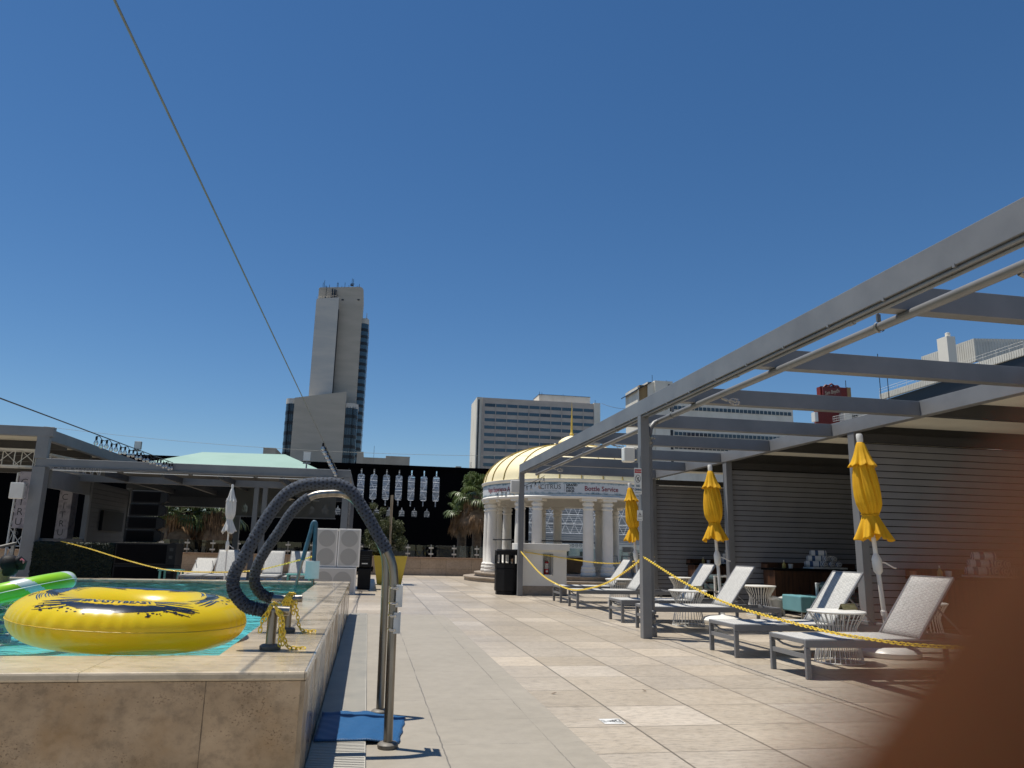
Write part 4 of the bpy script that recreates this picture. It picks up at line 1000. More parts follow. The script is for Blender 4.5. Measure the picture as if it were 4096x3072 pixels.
armchair(7.55, 11.55, 0, 'white framed armchair with striped cushions behind the second lounger back')
armchair(8.05, 11.95, 0, 'white framed armchair farther right, beside the nearest cabana post')
t = thing('waste_basket', 'pale grey round waste basket with plastic liner by a white wire table', 'waste basket', (7.13, 12.78, 0))
g = MB(); g.lathe([(.10, 0), (.105, .005), (.138, .27), (.145, .29), (.14, .295), (.13, .28), (.10, .02)], 26, (7.13, 12.78, 0)); g.build('bin_body', mat('grey_bin_plastic', (.42, .42, .40), .5), t)
g = MB(); g.lathe([(.142, .27), (.150, .275), (.148, .315), (.135, .32), (.125, .29)], 30, (7.13, 12.78, 0), caps=False, mod=lambda r, z, a: (r * (1 + .03 * math.sin(9 * a)), z + .01 * math.sin(5 * a))); g.build('liner', M_plastic, t)

# ------------------------------------------------------------------ signs and speaker on the tall post
def slip_symbol(fn, parent, m1=M_text_blk, s=1.0):
    """triangle with a slipping figure, built from bars in a plane (fn maps x,y)"""
    g = MB()
    def seg(a, b, w_): 
        a = Vector((a[0], a[1])); b = Vector((b[0], b[1])); d = (b - a).normalized(); n = Vector((-d.y, d.x)) * w_ / 2
        g.add([fn(*(a + n)), fn(*(b + n)), fn(*(b - n)), fn(*(a - n))], [(3, 2, 1, 0)])
    T = [(-.5 * s, -.4 * s), (.5 * s, -.4 * s), (0, .5 * s)]
    for i in range(3): seg(T[i], T[(i + 1) % 3], .045 * s)
    for a, b, w_ in (((-.02, .18), (.10, -.05), .10), ((.10, -.05), (-.10, -.14), .07), ((.10, -.05), (.22, -.20), .06), ((-.10, -.14), (-.2, -.28), .06), ((0, .12), (-.16, .02), .045), ((.02, .12), (.18, .08), .045), ((-.25, -.32), (.25, -.32), .03)):
        seg((a[0] * s, a[1] * s), (b[0] * s, b[1] * s), w_ * s)
    n = 10; g.add([fn(-.05 * s + .06 * s * math.cos(2 * PI * k / n), .27 * s + .06 * s * math.sin(2 * PI * k / n)) for k in range(n)], [tuple(range(n))])
    return g.build('symbol', m1, parent)
t = thing('sign_board', 'tall no diving sign with red header on the tall front post', 'sign', (3.34, 9.29, 1.9))
ux = (1, 0, 0); uz = (0, 0, 1)
def pnl(cx, cz, w_, h_, Y, parent, name='panel', m=M_signw, rot=0.0):
    g = MB(); L = rrect(-w_ / 2, w_ / 2, -h_ / 2, h_ / 2, .008)
    c, s_ = math.cos(rot), math.sin(rot)
    pts = [(cx + x * c - z * s_, cz + x * s_ + z * c) for x, z in L]; n = len(pts)
    g.add([(x, Y, z) for x, z in pts] + [(x, Y + .003, z) for x, z in pts], [tuple(range(n))[::-1], tuple(range(n, 2 * n))] + [(i, (i + 1) % n, n + (i + 1) % n, n + i) for i in range(n)][::1])
    return g.build(name, m, parent)
pnl(3.34, 1.925, .098, .335, 9.296, t)
Yf = 9.2945
g = MB(); g.quad((3.296, Yf, 2.028), (3.384, Yf, 2.028), (3.384, Yf, 2.075), (3.296, Yf, 2.075)); g.build('header', M_signr, t)
lettering('ATTENTION', .019, planar((3.34, Yf - .001, 2.05), ux, uz), M_signw, t, offset=.0004)
g = MB(); cx, cz = 3.34, 1.955
ring = [((.036 * math.cos(2 * PI * k / 32)), (.05 * math.sin(2 * PI * k / 32))) for k in range(32)]
g.add([(cx + x, Yf, cz + z) for x, z in ring] + [(cx + x * .86, Yf, cz + z * .88) for x, z in ring], [(k, (k + 1) % 32, 32 + (k + 1) % 32, 32 + k) for k in range(32)])
def sg2(g, a, b, w_, Y=Yf):
    a = Vector(a); b = Vector(b); d = (b - a).normalized(); n = Vector((-d.y, d.x)) * w_ / 2
    q = [a - n, b - n, b + n, a + n]; g.add([(p.x, Y, p.y) for p in q], [(0, 1, 2, 3)])
sg2(g, (cx - .025, cz + .034), (cx + .025, cz - .034), .006, Yf - .0005)
sg2(g, (cx + .012, cz + .02), (cx - .006, cz - .006), .010); sg2(g, (cx - .006, cz - .006), (cx - .018, cz + .0), .006); sg2(g, (cx - .006, cz - .006), (cx + .006, cz - .026), .006); sg2(g, (cx - .02, cz - .028), (cx + .02, cz - .028), .004)
g.build('symbol', M_text_blk, t)
lettering('NO', .040, planar((3.342, Yf, 1.862), ux, uz), M_text_teal, t, offset=.0018, xs=.8)
lettering('DIVING', .036, planar((3.342, Yf, 1.815), ux, uz), M_text_teal, t, offset=.0015, xs=.72)
g = MB(); g.quad((3.30, Yf, 1.775), (3.38, Yf, 1.775), (3.38, Yf, 1.779), (3.30, Yf, 1.779)); g.build('rule', M_text_blk, t)
t = thing('sign_board', 'small slip warning sign on the tall post beside the farthest yellow umbrella', 'sign', (3.36, 9.29, 1.5))
pnl(3.362, 1.492, .07, .135, 9.301, t)
slip_symbol(lambda x, y: (3.362 + x, 9.2995, 1.502 + y), t, s=.058)
lettering('CAUTION', .011, planar((3.362, 9.2995, 1.44), ux, uz), M_text_blk, t)
def spk(x, y, z, rz, label, s=1.0, w_=.15, h_=.19):
    t = thing('wall_speaker', label, 'speaker', (x, y, z), rz, 'small white box speakers on posts')
    g = MB(); g.box(-w_ / 2, w_ / 2, -.06, .06, -h_ / 2, h_ / 2); g.build('cabinet', M_plastic, t, bevel=.018, local=True)
    g = MB(); g.box(-w_ / 2 + .008, w_ / 2 - .03, -.0645, -.061, -h_ / 2 + .012, h_ / 2 - .012); g.build('grille', M_white, t, bevel=.001, local=True)
    g = MB(); g.box(w_ / 2 - .03, w_ / 2 + .055, .0, .012, h_ / 2 - .004, h_ / 2 + .002); g.box(w_ / 2 - .03, w_ / 2 + .055, .0, .012, -h_ / 2 - .002, -h_ / 2 + .004); g.box(w_ / 2 + .05, w_ / 2 + .056, -.01, .02, -h_ / 2, h_ / 2); g.build('bracket', M_zinc, t, local=True)
    return t
spk(3.235, 9.36, 2.263, 0, 'white box speaker on the tall front post')
spk(3.33, 17.6, 2.46, 0, 'white box speaker on the far post beside the rotunda', w_=.26, h_=.30)
spk(-7.78, 18.85, 2.07, 0, 'white box speaker on the big left pavilion post', w_=.28, h_=.36)
# anti-slip sticker on the deck
t = thing('floor_sticker', 'white slip warning sticker on the deck tiles', 'sticker', (1.575, 4.91, 0))
g = MB(); L = rrect(1.505, 1.645, 4.838, 4.985, .012); g.add([(x, y, .0025) for x, y in L], [tuple(range(len(L)))]); g.build('film', M_signw, t)
slip_symbol(lambda x, y: (1.59 - y, 4.912 - x * -1, .0042), t, s=.105)
for k in range(2):
    lettering('CAUTION' if k else 'SLIPPERY', .017, (lambda kk: (lambda x, y: (1.527 - kk * .013 - y, 4.912 + x, .0042)))(k), M_text_blk, t)

# ------------------------------------------------------------------ kiosk with extinguisher, litter bin
t = thing('kiosk', 'white plastered counter block with a niche, behind the far post', 'kiosk', (4.03, 17.8, 0))
shape2d([(3.50, .215), (4.60, .215), (4.60, 1.02), (3.50, 1.02)], [[(4.045, .47), (4.045, .93), (4.255, .93), (4.255, .47)]], .12, 17.81, 'front_panel', M_stucco, t)
g = MB(); g.box(3.50, 4.60, 18.02, 18.6, .215, 1.02); g.box(3.5, 4.04, 17.872, 18.018, .216, 1.018); g.box(4.26, 4.6, 17.872, 18.018, .216, 1.018); g.box(4.042, 4.258, 17.99, 18.017, .4, 1.0); g.build('body', M_stucco, t)
g = MB(); g.box(3.46, 4.66, 17.70, 18.68, 1.022, 1.175); g.build('counter_slab', M_stucco, t, bevel=.008)
g = MB(); g.box(3.49, 4.61, 17.74, 18.62, 0, .213); g.build('plinth', M_step, t)
g = MB()
g.box(4.03, 4.046, 17.735, 17.748, .455, .94); g.box(4.256, 4.27, 17.735, 17.748, .455, .94); g.box(4.046, 4.256, 17.735, 17.748, .932, .945); g.build('niche_frame', M_zinc, t)
t = thing('fire_extinguisher', 'red fire extinguisher in the niche of the white kiosk', 'fire extinguisher', (4.15, 17.88, .48))
g = MB(); g.lathe([(.055, .476), (.058, .485), (.058, .72), (.05, .755), (.02, .775)], 22, (4.145, 17.89, 0)); g.build('cylinder', M_red, t)
g = MB(); g.lathe([(.0585, .60), (.0585, .725)], 22, (4.145, 17.89, 0), caps=False); g.build('label', M_label, t)
g = MB(); g.lathe([(.02, .775), (.022, .80), (.012, .82)], 12, (4.145, 17.89, 0)); g.bar((4.13, 17.89, .815), (4.225, 17.87, .80), .02, .012); g.bar((4.13, 17.89, .84), (4.23, 17.87, .85), .02, .01); g.tube([(4.14, 17.87, .80), (4.10, 17.85, .78), (4.09, 17.85, .70), (4.095, 17.85, .62)], .009, 8); g.build('valve', M_zinc, t)
g = MB(); g.add([(4.145 + .026 * math.cos(2 * PI * k / 20), 17.83, .545 + .026 * math.sin(2 * PI * k / 20)) for k in range(20)], [tuple(range(20))]); g.build('badge', M_signw, t)
t = thing('litter_bin', 'black litter bin with arched windows in its hood, left of the white kiosk', 'litter bin', (3.24, 17.95, 0))
def hexp(r, sx=1.0): return [(3.24 + r * math.cos(R(22.5 + 45 * k)) * sx, 18.05 + r * math.sin(R(22.5 + 45 * k))) for k in range(8)]
g = MB(); g.prism(hexp(.27), 0, .08); g.build('base', M_black, t, bevel=.01)
g = MB(); g.prism(hexp(.30), .082, .60); g.build('body', M_black, t, bevel=.014)
g = MB(); g.prism(hexp(.305), .602, .66)
P = hexp(.303)
for k in range(8):
    a = Vector(P[k]).to_3d(); b = Vector(P[(k + 1) % 8]).to_3d(); d = (b - a)
    for f0, f1, z0, z1 in ((0, .13, .66, .97), (.87, 1, .66, .97), (.13, .87, .66, .70), (.13, .87, .90, .97)):
        p = a + d * f0; q = a + d * f1; c = Vector((3.24, 18.05, 0)); ins = (c - (a + b) / 2); ins.z = 0; ins.normalize(); ins *= .018
        vs = [p, q, q + ins, p + ins]; g.add([(v.x, v.y, z0) for v in vs] + [(v.x, v.y, z1) for v in vs], [(3, 2, 1, 0), (4, 5, 6, 7), (0, 1, 5, 4), (1, 2, 6, 5), (2, 3, 7, 6), (3, 0, 4, 7)])
g.build('hood', M_black, t)
g = MB(); g.prism(hexp(.31), .972, 1.0); g.prism(hexp(.26), 1.001, 1.025); g.build('lid', M_black, t, bevel=.01)

# ================================================================== ROTUNDA
RX, RY = 6.84, 25.8
t = thing('rotunda', 'white columned rotunda with a cream ribbed dome and a printed sign band', 'rotunda', (RX, RY, 0))
g = MB(); g.lathe([(3.62, 0.0), (3.62, .095), (3.66, .10), (3.66, .135), (3.3, .136)], 96, (RX, RY, 0), caps=False); g.lathe([(3.26, .13), (3.26, .225), (3.30, .23), (3.30, .265), (0.5, .266)], 96, (RX, RY, 0), caps=False); g.build('steps', M_step, t)
for k in range(8):
    for s_ in (-1, 1):
        a = R(-88 + 45 * k + s_ * 6.3); x = RX + 2.85 * math.cos(a); y = RY + 2.85 * math.sin(a)
        g = MB(); g.lathe([(.22, .268), (.235, .30), (.235, .35), (.215, .38), (.225, .40), (.225, .46), (.205, .485), (.21, .50), (.21, .545), (.18, .575), (.165, .60), (.168, 1.2), (.155, 2.15), (.15, 2.255), (.175, 2.27), (.18, 2.30), (.175, 2.32), (.15, 2.325), (.15, 2.375), (.178, 2.39), (.185, 2.43), (.185, 2.46), (.152, 2.47), (.152, 2.52)], 26, (x, y, 0))
        g.build('column', M_stucco, t)
        c = MB(); ca, sa = math.cos(a), math.sin(a)
        M_ = Matrix.Translation((x, y, 0)) @ Matrix.Rotation(a, 4, 'Z'); c.box(-.21, .21, -.235, .235, 2.522, 2.60, M_); c.build('capital', M_stucco, t, bevel=.004)
g = MB(); g.lathe([(2.6, 2.602), (3.10, 2.602), (3.12, 2.66), (3.075, 2.69), (3.06, 2.70), (3.06, 3.10), (3.10, 3.115), (3.12, 3.14), (3.12, 3.19), (3.0, 3.20)], 128, (RX, RY, 0), caps=False)
g.lathe([(2.6, 2.602), (2.6, 2.95), (2.55, 3.0), (.5, 3.18), (0.01, 3.18)][::-1], 96, (RX, RY, 0), caps=False); g.build('entablature', M_stucco, t)
dp = [(3.06, 3.201)] + [(3.04 * math.cos(R(q)) * 1.0, 3.21 + 1.40 * math.sin(R(q))) for q in range(4, 86, 4)] + [(.28, 4.62)]
g = MB(); g.lathe(dp, 128, (RX, RY, 0), caps=False); g.build('dome', M_gold, t)
for k in range(28):
    a = 2 * PI * (k + .3) / 28
    g = MB(); g.tube([(RX + (r + .012) * math.cos(a), RY + (r + .012) * math.sin(a), z + .012) for r, z in dp], .016, 6); g.build('dome_rib', M_goldrib, t)
g = MB(); g.lathe([(.34, 4.60), (.36, 4.63), (.32, 4.66), (.45, 4.69), (.47, 4.72), (.44, 4.78), (.33, 4.87), (.20, 4.93), (.1, 4.96), (.06, 4.98)], 32, (RX, RY, 0)); g.build('cupola', M_gold, t)
g = MB(); g.lathe([(.06, 4.98), (.08, 5.03), (.05, 5.08), (.04, 5.12), (.032, 5.5), (.001, 6.25)], 14, (RX, RY, 0)); g.build('spire', mat('yellow_spire', (.60, .42, .06), .4), t)
for a in (-60, 20, 110, 200):
    g = MB(); g.lathe([(.03, 4.5), (.06, 4.54), (.06, 4.60), (.02, 4.65)], 12, (RX + .7 * math.cos(R(a)), RY + .7 * math.sin(R(a)), 0)); g.build('ball_finial', M_gold, t)
# wrap sign band
def band(a, z, r=3.066): return (RX + r * math.cos(a), RY + r * math.sin(a), z)
g = MB(); vs = []; fs = []; uvs = []; n = 120; A0, A1 = R(-205), R(-20)
for k in range(n + 1):
    a = A0 + (A1 - A0) * k / n; vs += [band(a, 2.725, 3.068), band(a, 3.085, 3.068)]
for k in range(n): fs.append((2 * k, 2 * k + 2, 2 * k + 3, 2 * k + 1)); uvs.append([(k / n, 0), ((k + 1) / n, 0), ((k + 1) / n, 1), (k / n, 1)])
g.add(vs, fs, uvs, True); bn = g.build('sign_band', M_banner, t)
def onband(a0, r=3.074): return lambda x, y: band(R(a0) + x / 3.07, 2.905 + y, r)
# angular position of a point on the band seen at a given direction
lettering('Vegas Experience Awaits', .205, onband(-153.5), M_text_red, bn, offset=.003, xs=.78)
lettering('CITRUS', .205, lambda x, y: band(R(-117) + x / 3.07, 2.935 + y, 3.074), M_text_blk, bn, offset=-.001, xs=.98)
g = MB()
for k in range(5):
    a1 = R(120 + k * 40); a2 = a1 + R(30); cx_, cy_ = -.335, 0
    f = lambda x, y: band(R(-117) + x / 3.07, 2.935 + y, 3.076)
    g.add([f(cx_ + .012 * math.cos((a1 + a2) / 2), cy_ + .012 * math.sin((a1 + a2) / 2)), f(cx_ + .06 * math.cos(a1), cy_ + .06 * math.sin(a1)), f(cx_ + .06 * math.cos(a2), cy_ + .06 * math.sin(a2))], [(0, 1, 2)])
g.build('fruit_slice', mat('orange_print', (.45, .22, .02), .5), bn)
lettering('SWIM·EAT·DRINK', .036, lambda x, y: band(R(-117) + x / 3.07, 2.815 + y, 3.074), M_text_blk, bn, spacing=1.55)
g = MB(); g.add([band(R(-108.9), 2.80, 3.074), band(R(-108.8), 2.80, 3.074), band(R(-108.8), 3.02, 3.074), band(R(-108.9), 3.02, 3.074)], [(0, 1, 2, 3)]); g.build('divider', M_text_grey, bn)
lettering('GRAND\nPOOL\nDECK', .098, lambda x, y: band(R(-107.9) + x / 3.07, 2.905 + y, 3.074), M_text_blk, bn, 'LEFT', offset=.004, line=.92)
lettering('Bottle Service', .205, lambda x, y: band(R(-97.4) + x / 3.07, 2.895 + y, 3.074), M_text_red, bn, 'LEFT', offset=.003, xs=.96)
g = MB(); g.add([band(R(-70.2) + (.026 * math.cos(q) * (1 if math.sin(q) < .6 else .6)) / 3.07, 2.89 + .045 * math.sin(q), 3.075) for q in [2 * PI * k / 20 for k in range(20)]], [tuple(range(20))]); g.build('drop', mat('yellow_print', (.55, .40, .03), .5), bn)
lettering('Cabanas', .205, lambda x, y: band(R(-67.3) + x / 3.07, 2.895 + y, 3.074), M_text_red, bn, 'LEFT', offset=.003)
# iron rails between columns
for k, z1 in ((3, 1.32), (4, 1.32), (7, 1.30), (6, 1.32)):
    a0 = R(-88 + 45 * k + 8 - 0); a1 = R(-88 + 45 * (k + 1) - 8)
    t2 = MB()
    for zz_ in (z1,): t2.tube([band(a0 + (a1 - a0) * q / 12, zz_, 2.85) for q in range(13)], .02, 6)
    for q in range(10 if k in (3, 4) else 0):
        a = a0 + (a1 - a0) * (q + .5) / 10
        t2.tube([band(a + .022 * math.cos(w_) * (1 - w_ / 14), z1 - .12 + .07 * math.sin(w_) * (1 - w_ / 14), 2.85) for w_ in [x * .45 for x in range(24)]], .006, 4)
    t2.build('iron_railing', M_blackiron, t)
g = MB(); g.lathe([(.02, 2.52), (.07, 2.53), (.07, 2.57), (.05, 2.60)], 14, (RX - 2.75, RY - 1.1, 0)); o = g.build('dome_camera', M_plastic); tag(o, 'white dome security camera under the rotunda band', 'camera')
# bar stools and counter inside the rotunda
def stool(x, y, rz, label):
    t = thing('bar_stool', label, 'bar stool', (x, y, .266), rz, 'metal bar stools in the rotunda')
    for a, b in ((-1, -1), (-1, 1), (1, -1), (1, 1)):
        g = MB(); g.tube([(a * .19, b * .19, 0), (a * .14, b * .14, .60)], .014, 6); g.build('leg', M_zinc, t, local=True)
    g = MB(); g.box(-.16, .16, -.16, .16, .602, .63); g.build('seat', M_zinc, t, bevel=.01, local=True)
    g = MB(); g.tube([(-.15, .15, .62), (-.15, .19, .9), (.15, .19, .9), (.15, .15, .62)], .012, 6); g.box(-.13, .13, .182, .192, .74, .89); g.build('backrest', M_zinc, t, local=True)
    return t
s0 = stool(7.55, 23.6, .3, 'white bar stool at left of the ones in the rotunda')
s0c = stool(8.2, 24.0, -.4, 'grey metal bar stool behind the farthest yellow umbrella')
stool(8.9, 24.9, 1.0, 'bar stool farthest right inside the rotunda')
t = thing('bar_counter', 'low brown counter inside the rotunda seen between the columns', 'counter', (6.6, 26.6, .27))
g = MB(); g.box(5.7, 7.7, 26.5, 27.0, .27, .78); g.build('front', mat('tan_wood', (.24, .14, .07), .6), t)
g = MB(); g.box(5.6, 7.8, 26.4, 27.1, .782, .83); g.build('top', M_white, t)
g = MB(); g.box(5.75, 6.0, 26.6, 26.9, .832, 1.08); tag(g.build('counter_box', M_plastic), 'small white box on the rotunda counter', 'box')

# ================================================================== FAR EDGE OF DECK
t = thing('parapet_wall', 'low travertine parapet wall with brown cap along the far deck edge', 'wall', (0, 29, 0))
g = MB(); g.box(-14, 22, 29.0, 29.35, 0, .60); g.build('wall_body', M_fwall, t)
g = MB(); g.box(-14, 22, 28.95, 29.40, .602, .655); g.build('cap', M_cap, t)
M_clamp = mat('pale_clamp_metal', (.55, .54, .50), .45)
t = thing('glass_railing', 'clear glass railing with clamp posts on the far parapet wall', 'railing', (0, 29.15, .65))
xs_ = [-10.6 + .862 * k for k in range(34)]
for i, x in enumerate(xs_):
    xx = x - 10.6 + 10.6 + .0
    g = MB(); g.box(xx - .022, xx + .022, 29.14, 29.18, .656, 1.12); g.build('rail_post', M_zinc, t)
    for z in (.78, 1.0): g = MB(); g.box(xx - .085, xx + .085, 29.10, 29.138, z - .028, z + .028); g.build('clamp', M_clamp, t)
    if i < len(xs_) - 1:
        g = MB(); g.box(xx + .03, xx + .862 - .03, 29.155, 29.165, .68, 1.10); g.build('glass_pane', M_glass, t)

# planter with shrub
t = thing('planter', 'tall tapered yellow planter box at the far end of the walkway', 'planter', (.63, 22.1, 0))
def fr(z, h): return [(.63 - h, 22.1 - h), (.63 + h, 22.1 - h), (.63 + h, 22.1 + h), (.63 - h, 22.1 + h)]
g = MB(); a = fr(0, .33); b = fr(.77, .455); c = fr(.77, .41); d = fr(.7, .41)
vs = [(x, y, .025) for x, y in a] + [(x, y, .77) for x, y in b] + [(x, y, .77) for x, y in c] + [(x, y, .68) for x, y in d]
g.add(vs, [(3, 2, 1, 0)] + [(i, (i + 1) % 4, 4 + (i + 1) % 4, 4 + i) for i in range(4)] + [(4 + i, 4 + (i + 1) % 4, 8 + (i + 1) % 4, 8 + i) for i in range(4)] + [(8 + i, 8 + (i + 1) % 4, 12 + (i + 1) % 4, 12 + i) for i in range(4)]); g.build('box', M_yplant, t)
g = MB(); g.quad((.24, 21.71, .685), (1.02, 21.71, .685), (1.02, 22.49, .685), (.24, 22.49, .685)); g.build('soil', M_trunk, t)
g = MB(); g.box(.31, .95, 21.78, 22.42, 0, .022); g.build('foot', M_yplant, t)
def leafcloud(blobs, n, size, rnd, thin=.45):
    g = MB(); tot = sum(b[3] ** 2 for b in blobs)
    for bx, by, bz, br in blobs:
        for _ in range(int(n * br * br / tot)):
            d = Vector((rnd.gauss(0, 1), rnd.gauss(0, 1), rnd.gauss(0, 1))).normalized(); rr = br * rnd.random() ** .4
            p = Vector((bx, by, bz)) + Vector((d.x * rr, d.y * rr, d.z * rr * .9))
            ax = Vector((rnd.gauss(0, 1), rnd.gauss(0, 1), rnd.gauss(0, .8))).normalized(); u = ax.orthogonal().normalized(); u.rotate(Matrix.Rotation(rnd.uniform(0, 6), 3, ax))
            L = size * rnd.uniform(.6, 1.4); W_ = L * thin
            g.add([p - ax * L, p + u * W_, p + ax * L, p - u * W_], [(0, 1, 2, 3)])
    return g
rnd = random.Random(11)
t = thing('shrub', 'olive green bushy shrub growing in the yellow planter', 'shrub', (.55, 22.1, .69))
bl = []
for _ in range(46):
    a = rnd.uniform(0, 2 * PI); rr = rnd.uniform(.1, .55); z = rnd.uniform(.98, 1.75); k = 1 - max(0, z - 1.25) * .8
    bl.append((.47 + rr * math.cos(a) * k - .05, 22.1 + rr * math.sin(a) * k, z, rnd.uniform(.10, .20)))
for _ in range(8): bl.append((.25 + rnd.uniform(-.22, .25), 22.1 + rnd.uniform(-.2, .2), rnd.uniform(1.75, 2.15), rnd.uniform(.07, .12)))
leafcloud(bl, 15000, .022, rnd).build('foliage', M_leafo, t)
g = MB()
for _ in range(40):
    b = rnd.choice(bl); m_ = Vector((.5, 22.1, .95)).lerp(Vector(b[:3]), .5) + Vector((rnd.uniform(-.08, .08), rnd.uniform(-.08, .08), rnd.uniform(-.05, .1)))
    g.tube([(.5, 22.1, .69), tuple(m_), b[:3], (b[0] + rnd.uniform(-.15, .15), b[1], b[2] + rnd.uniform(0, .25))], [.014, .009, .005, .002], 5)
g.build('branches', M_branch, t)
g = MB(); g.tube([(.60, 21.85, .68), (.585, 21.8, 2.44)], .036, 8); tag(g.build('wood_stake', M_woodt), 'thin weathered wood stake standing in the yellow planter', 'stake')

# black bin behind speakers
t = thing('trash_station', 'black plastic waste bin with a white label between speakers and planter', 'waste bin', (-.03, 19.5, 0))
g = MB(); g.box(-.20, .11, 19.3, 19.8, .0, .50); g.build('body', M_black, t, bevel=.02)
g = MB(); g.box(-.21, .12, 19.28, 19.82, .52, .93); g.build('hood', M_black, t, bevel=.02)
g = MB(); g.lathe([(.2, .42), (.215, .5), (.20, .53)], 20, (-.045, 19.55, 0), caps=False, mod=lambda r, z, a: (r * (1 + .05 * math.sin(9 * a)), z + .02 * math.sin(6 * a))); g.build('liner', M_blackm, t)
g = MB(); g.box(-.12, .02, 19.272, 19.279, .60, .625); g.build('label', M_plastic, t)
g = MB(); g.box(-.14, .06, 19.268, 19.279, .70, .72); g.box(-.14, .06, 19.268, 19.279, .745, .765); g.box(-.14, .06, 19.268, 19.279, .79, .81); g.build('vents', M_blackiron, t)

# ------------------------------------------------------------------ white loudspeakers
def disc(g, x, y, z, r, n=36): g.add([(x + r * math.cos(2 * PI * k / n), y, z + r * math.sin(2 * PI * k / n)) for k in range(n)], [tuple(range(n))])
def cab(x0, x1, y0, z0, z1, label, discs, depth=.55, group='stacked light grey loudspeakers', lean=0.0):
    t = thing('loudspeaker', label, 'loudspeaker', ((x0 + x1) / 2, y0, z0), 0, group)
    g = MB(); g.box(x0, x1, y0, y0 + depth, z0, z1); g.build('cabinet', M_lgrey, t, bevel=.008)
    g = MB(); g.box(x0 + .03, x1 - .03, y0 - .004, y0 - .001, z0 + .03, z1 - .03); g.build('grille', M_grille, t)
    g = MB()
    for x, z, r in discs: disc(g, x, y0 - .006, z, r)
    g.build('driver_cone', M_grille2, t)
cab(-1.115, -.652, 17.3, .575, 1.385, 'left one of the two upright light speakers on the bass cabinet', [(-.885, 1.175, .178), (-.885, .79, .178)])
cab(-.642, -.165, 17.3, .578, 1.388, 'right one of the two upright light speakers on the bass cabinet', [(-.403, 1.178, .178), (-.403, .793, .178)])
cab(-1.12, -.215, 17.25, 0.0, .565, 'wide light bass cabinet under the two upright speakers', [(-.9, .29, .19), (-.50, .29, .19)])

# ================================================================== PAVILION (left, behind the pool)
t = thing('pavilion', 'grey steel pavilion with mint green hip roof behind the pool', 'pavilion', (-4, 19, 0))
PXL, PXR = -7.55, -.52
g = MB(); g.box(PXL, PXR, 19.0, 19.16, 2.645, 2.82); g.build('front_beam', M_grey, t, bevel=.005)
g = MB(); g.box(PXR - .16, PXR, 19.163, 25.9, 2.645, 2.815); g.build('side_beam', M_grey, t, bevel=.005)
g = MB(); g.box(PXL, PXR - .163, 21.0, 21.14, 2.47, 2.64); g.build('inner_beam', M_grey, t)
g = MB(); g.box(PXL, PXR - .163, 25.75, 25.9, 2.42, 2.93); g.build('rear_beam', M_greyd, t)
for X, Y, w_ in ((-.68, 19.0, .15), (-7.60, 18.98, .27), (-4.2, 25.6, .16), (-.68, 25.7, .15), (-3.02, 21.0, .12), (-2.80, 21.0, .12)):
    z = 2.643 if Y < 20 else (2.47 if Y < 22 else 2.42); g = MB(); g.box(X, X + w_, Y + .002, Y + w_, 0, z - .002); g.build('post', M_grey, t, bevel=.004)
for X in (-6.2, -4.9, -3.6, -2.2, -1.5):
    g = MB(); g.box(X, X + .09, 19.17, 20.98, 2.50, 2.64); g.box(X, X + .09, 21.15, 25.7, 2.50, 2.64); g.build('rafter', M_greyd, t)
g = MB()
E0, E1, EY0, EY1 = -5.85, -1.36, 20.6, 25.6
r0, r1 = (-4.65, 22.2, 3.47), (-2.45, 22.2, 3.50)
flat = [(-7.35, 20.6, 2.94), (-5.86, 20.6, 2.94), (-5.86, 25.6, 2.94), (-7.35, 25.6, 2.94)]
ev = [(E0, EY0, 2.93), (E1, EY0, 2.96), (E1, EY1, 2.96), (E0, EY1, 2.93)]
g.add(ev + [r0, r1], [(0, 1, 5, 4), (1, 2, 5), (2, 3, 4, 5), (3, 0, 4)]); g.build('hip_roof', M_mint, t)
g = MB(); g.add([(v[0], v[1], v[2] - .012) for v in ev], [(3, 2, 1, 0)]); g.add(flat, [(3, 2, 1, 0)]); g.build('roof_lining', M_greyd, t)
g = MB(); g.box(PXL, PXR, 19.0, 19.03, 2.822, 2.832); g.build('flashing', M_white, t)
g = MB(); g.tube([(-7.2, 18.97, 2.60), (-.7, 18.97, 2.63)], .016, 8); g.box(-7.3, -.7, 18.95, 18.98, 2.632, 2.643); g.build('cable_conduit', M_grey, t)
for a_, b_ in ((-7.1, -5.75), (-5.6, -4.2), (-4.1, -2.75), (-2.65, -1.1)):
    g = MB(); g.box(a_, b_, 18.78, 18.83, 2.545, 2.563); g.build('fabric_roll', M_plastic, t)  # white tubes standing in for rolled fabric edges in the sun, no lamps
for x in (-7.0, -5.7, -4.15, -2.7, -1.2): g = MB(); g.box(x - .01, x + .01, 18.78, 18.99, 2.563, 2.575); g.build('fabric_roll_arm', M_zinc, t)
# shades
g = MB(); g.box(-3.85, -1.0, 23.2, 23.21, 1.80, 2.62); g.build('roller_shade', M_shade, t)
g = MB(); g.box(-3.87, -.98, 23.18, 23.23, 1.77, 1.80); g.build('shade_bar', M_grey, t)
g = MB(); g.box(-7.3, -4.3, 25.7, 25.72, 2.12, 2.42); g.build('roller_shade', M_slatd, t)
g = MB(); g.box(-7.3, -4.3, 25.69, 25.73, 2.10, 2.12); g.build('shade_bar', M_white, t)
# louvred end panel on the right side
g = MB(); z = .3
while z < 2.4: g.box(-.53, -.51, 19.3, 20.9, z, z + .10); z += .125
g.build('side_louvres', M_grey, t)
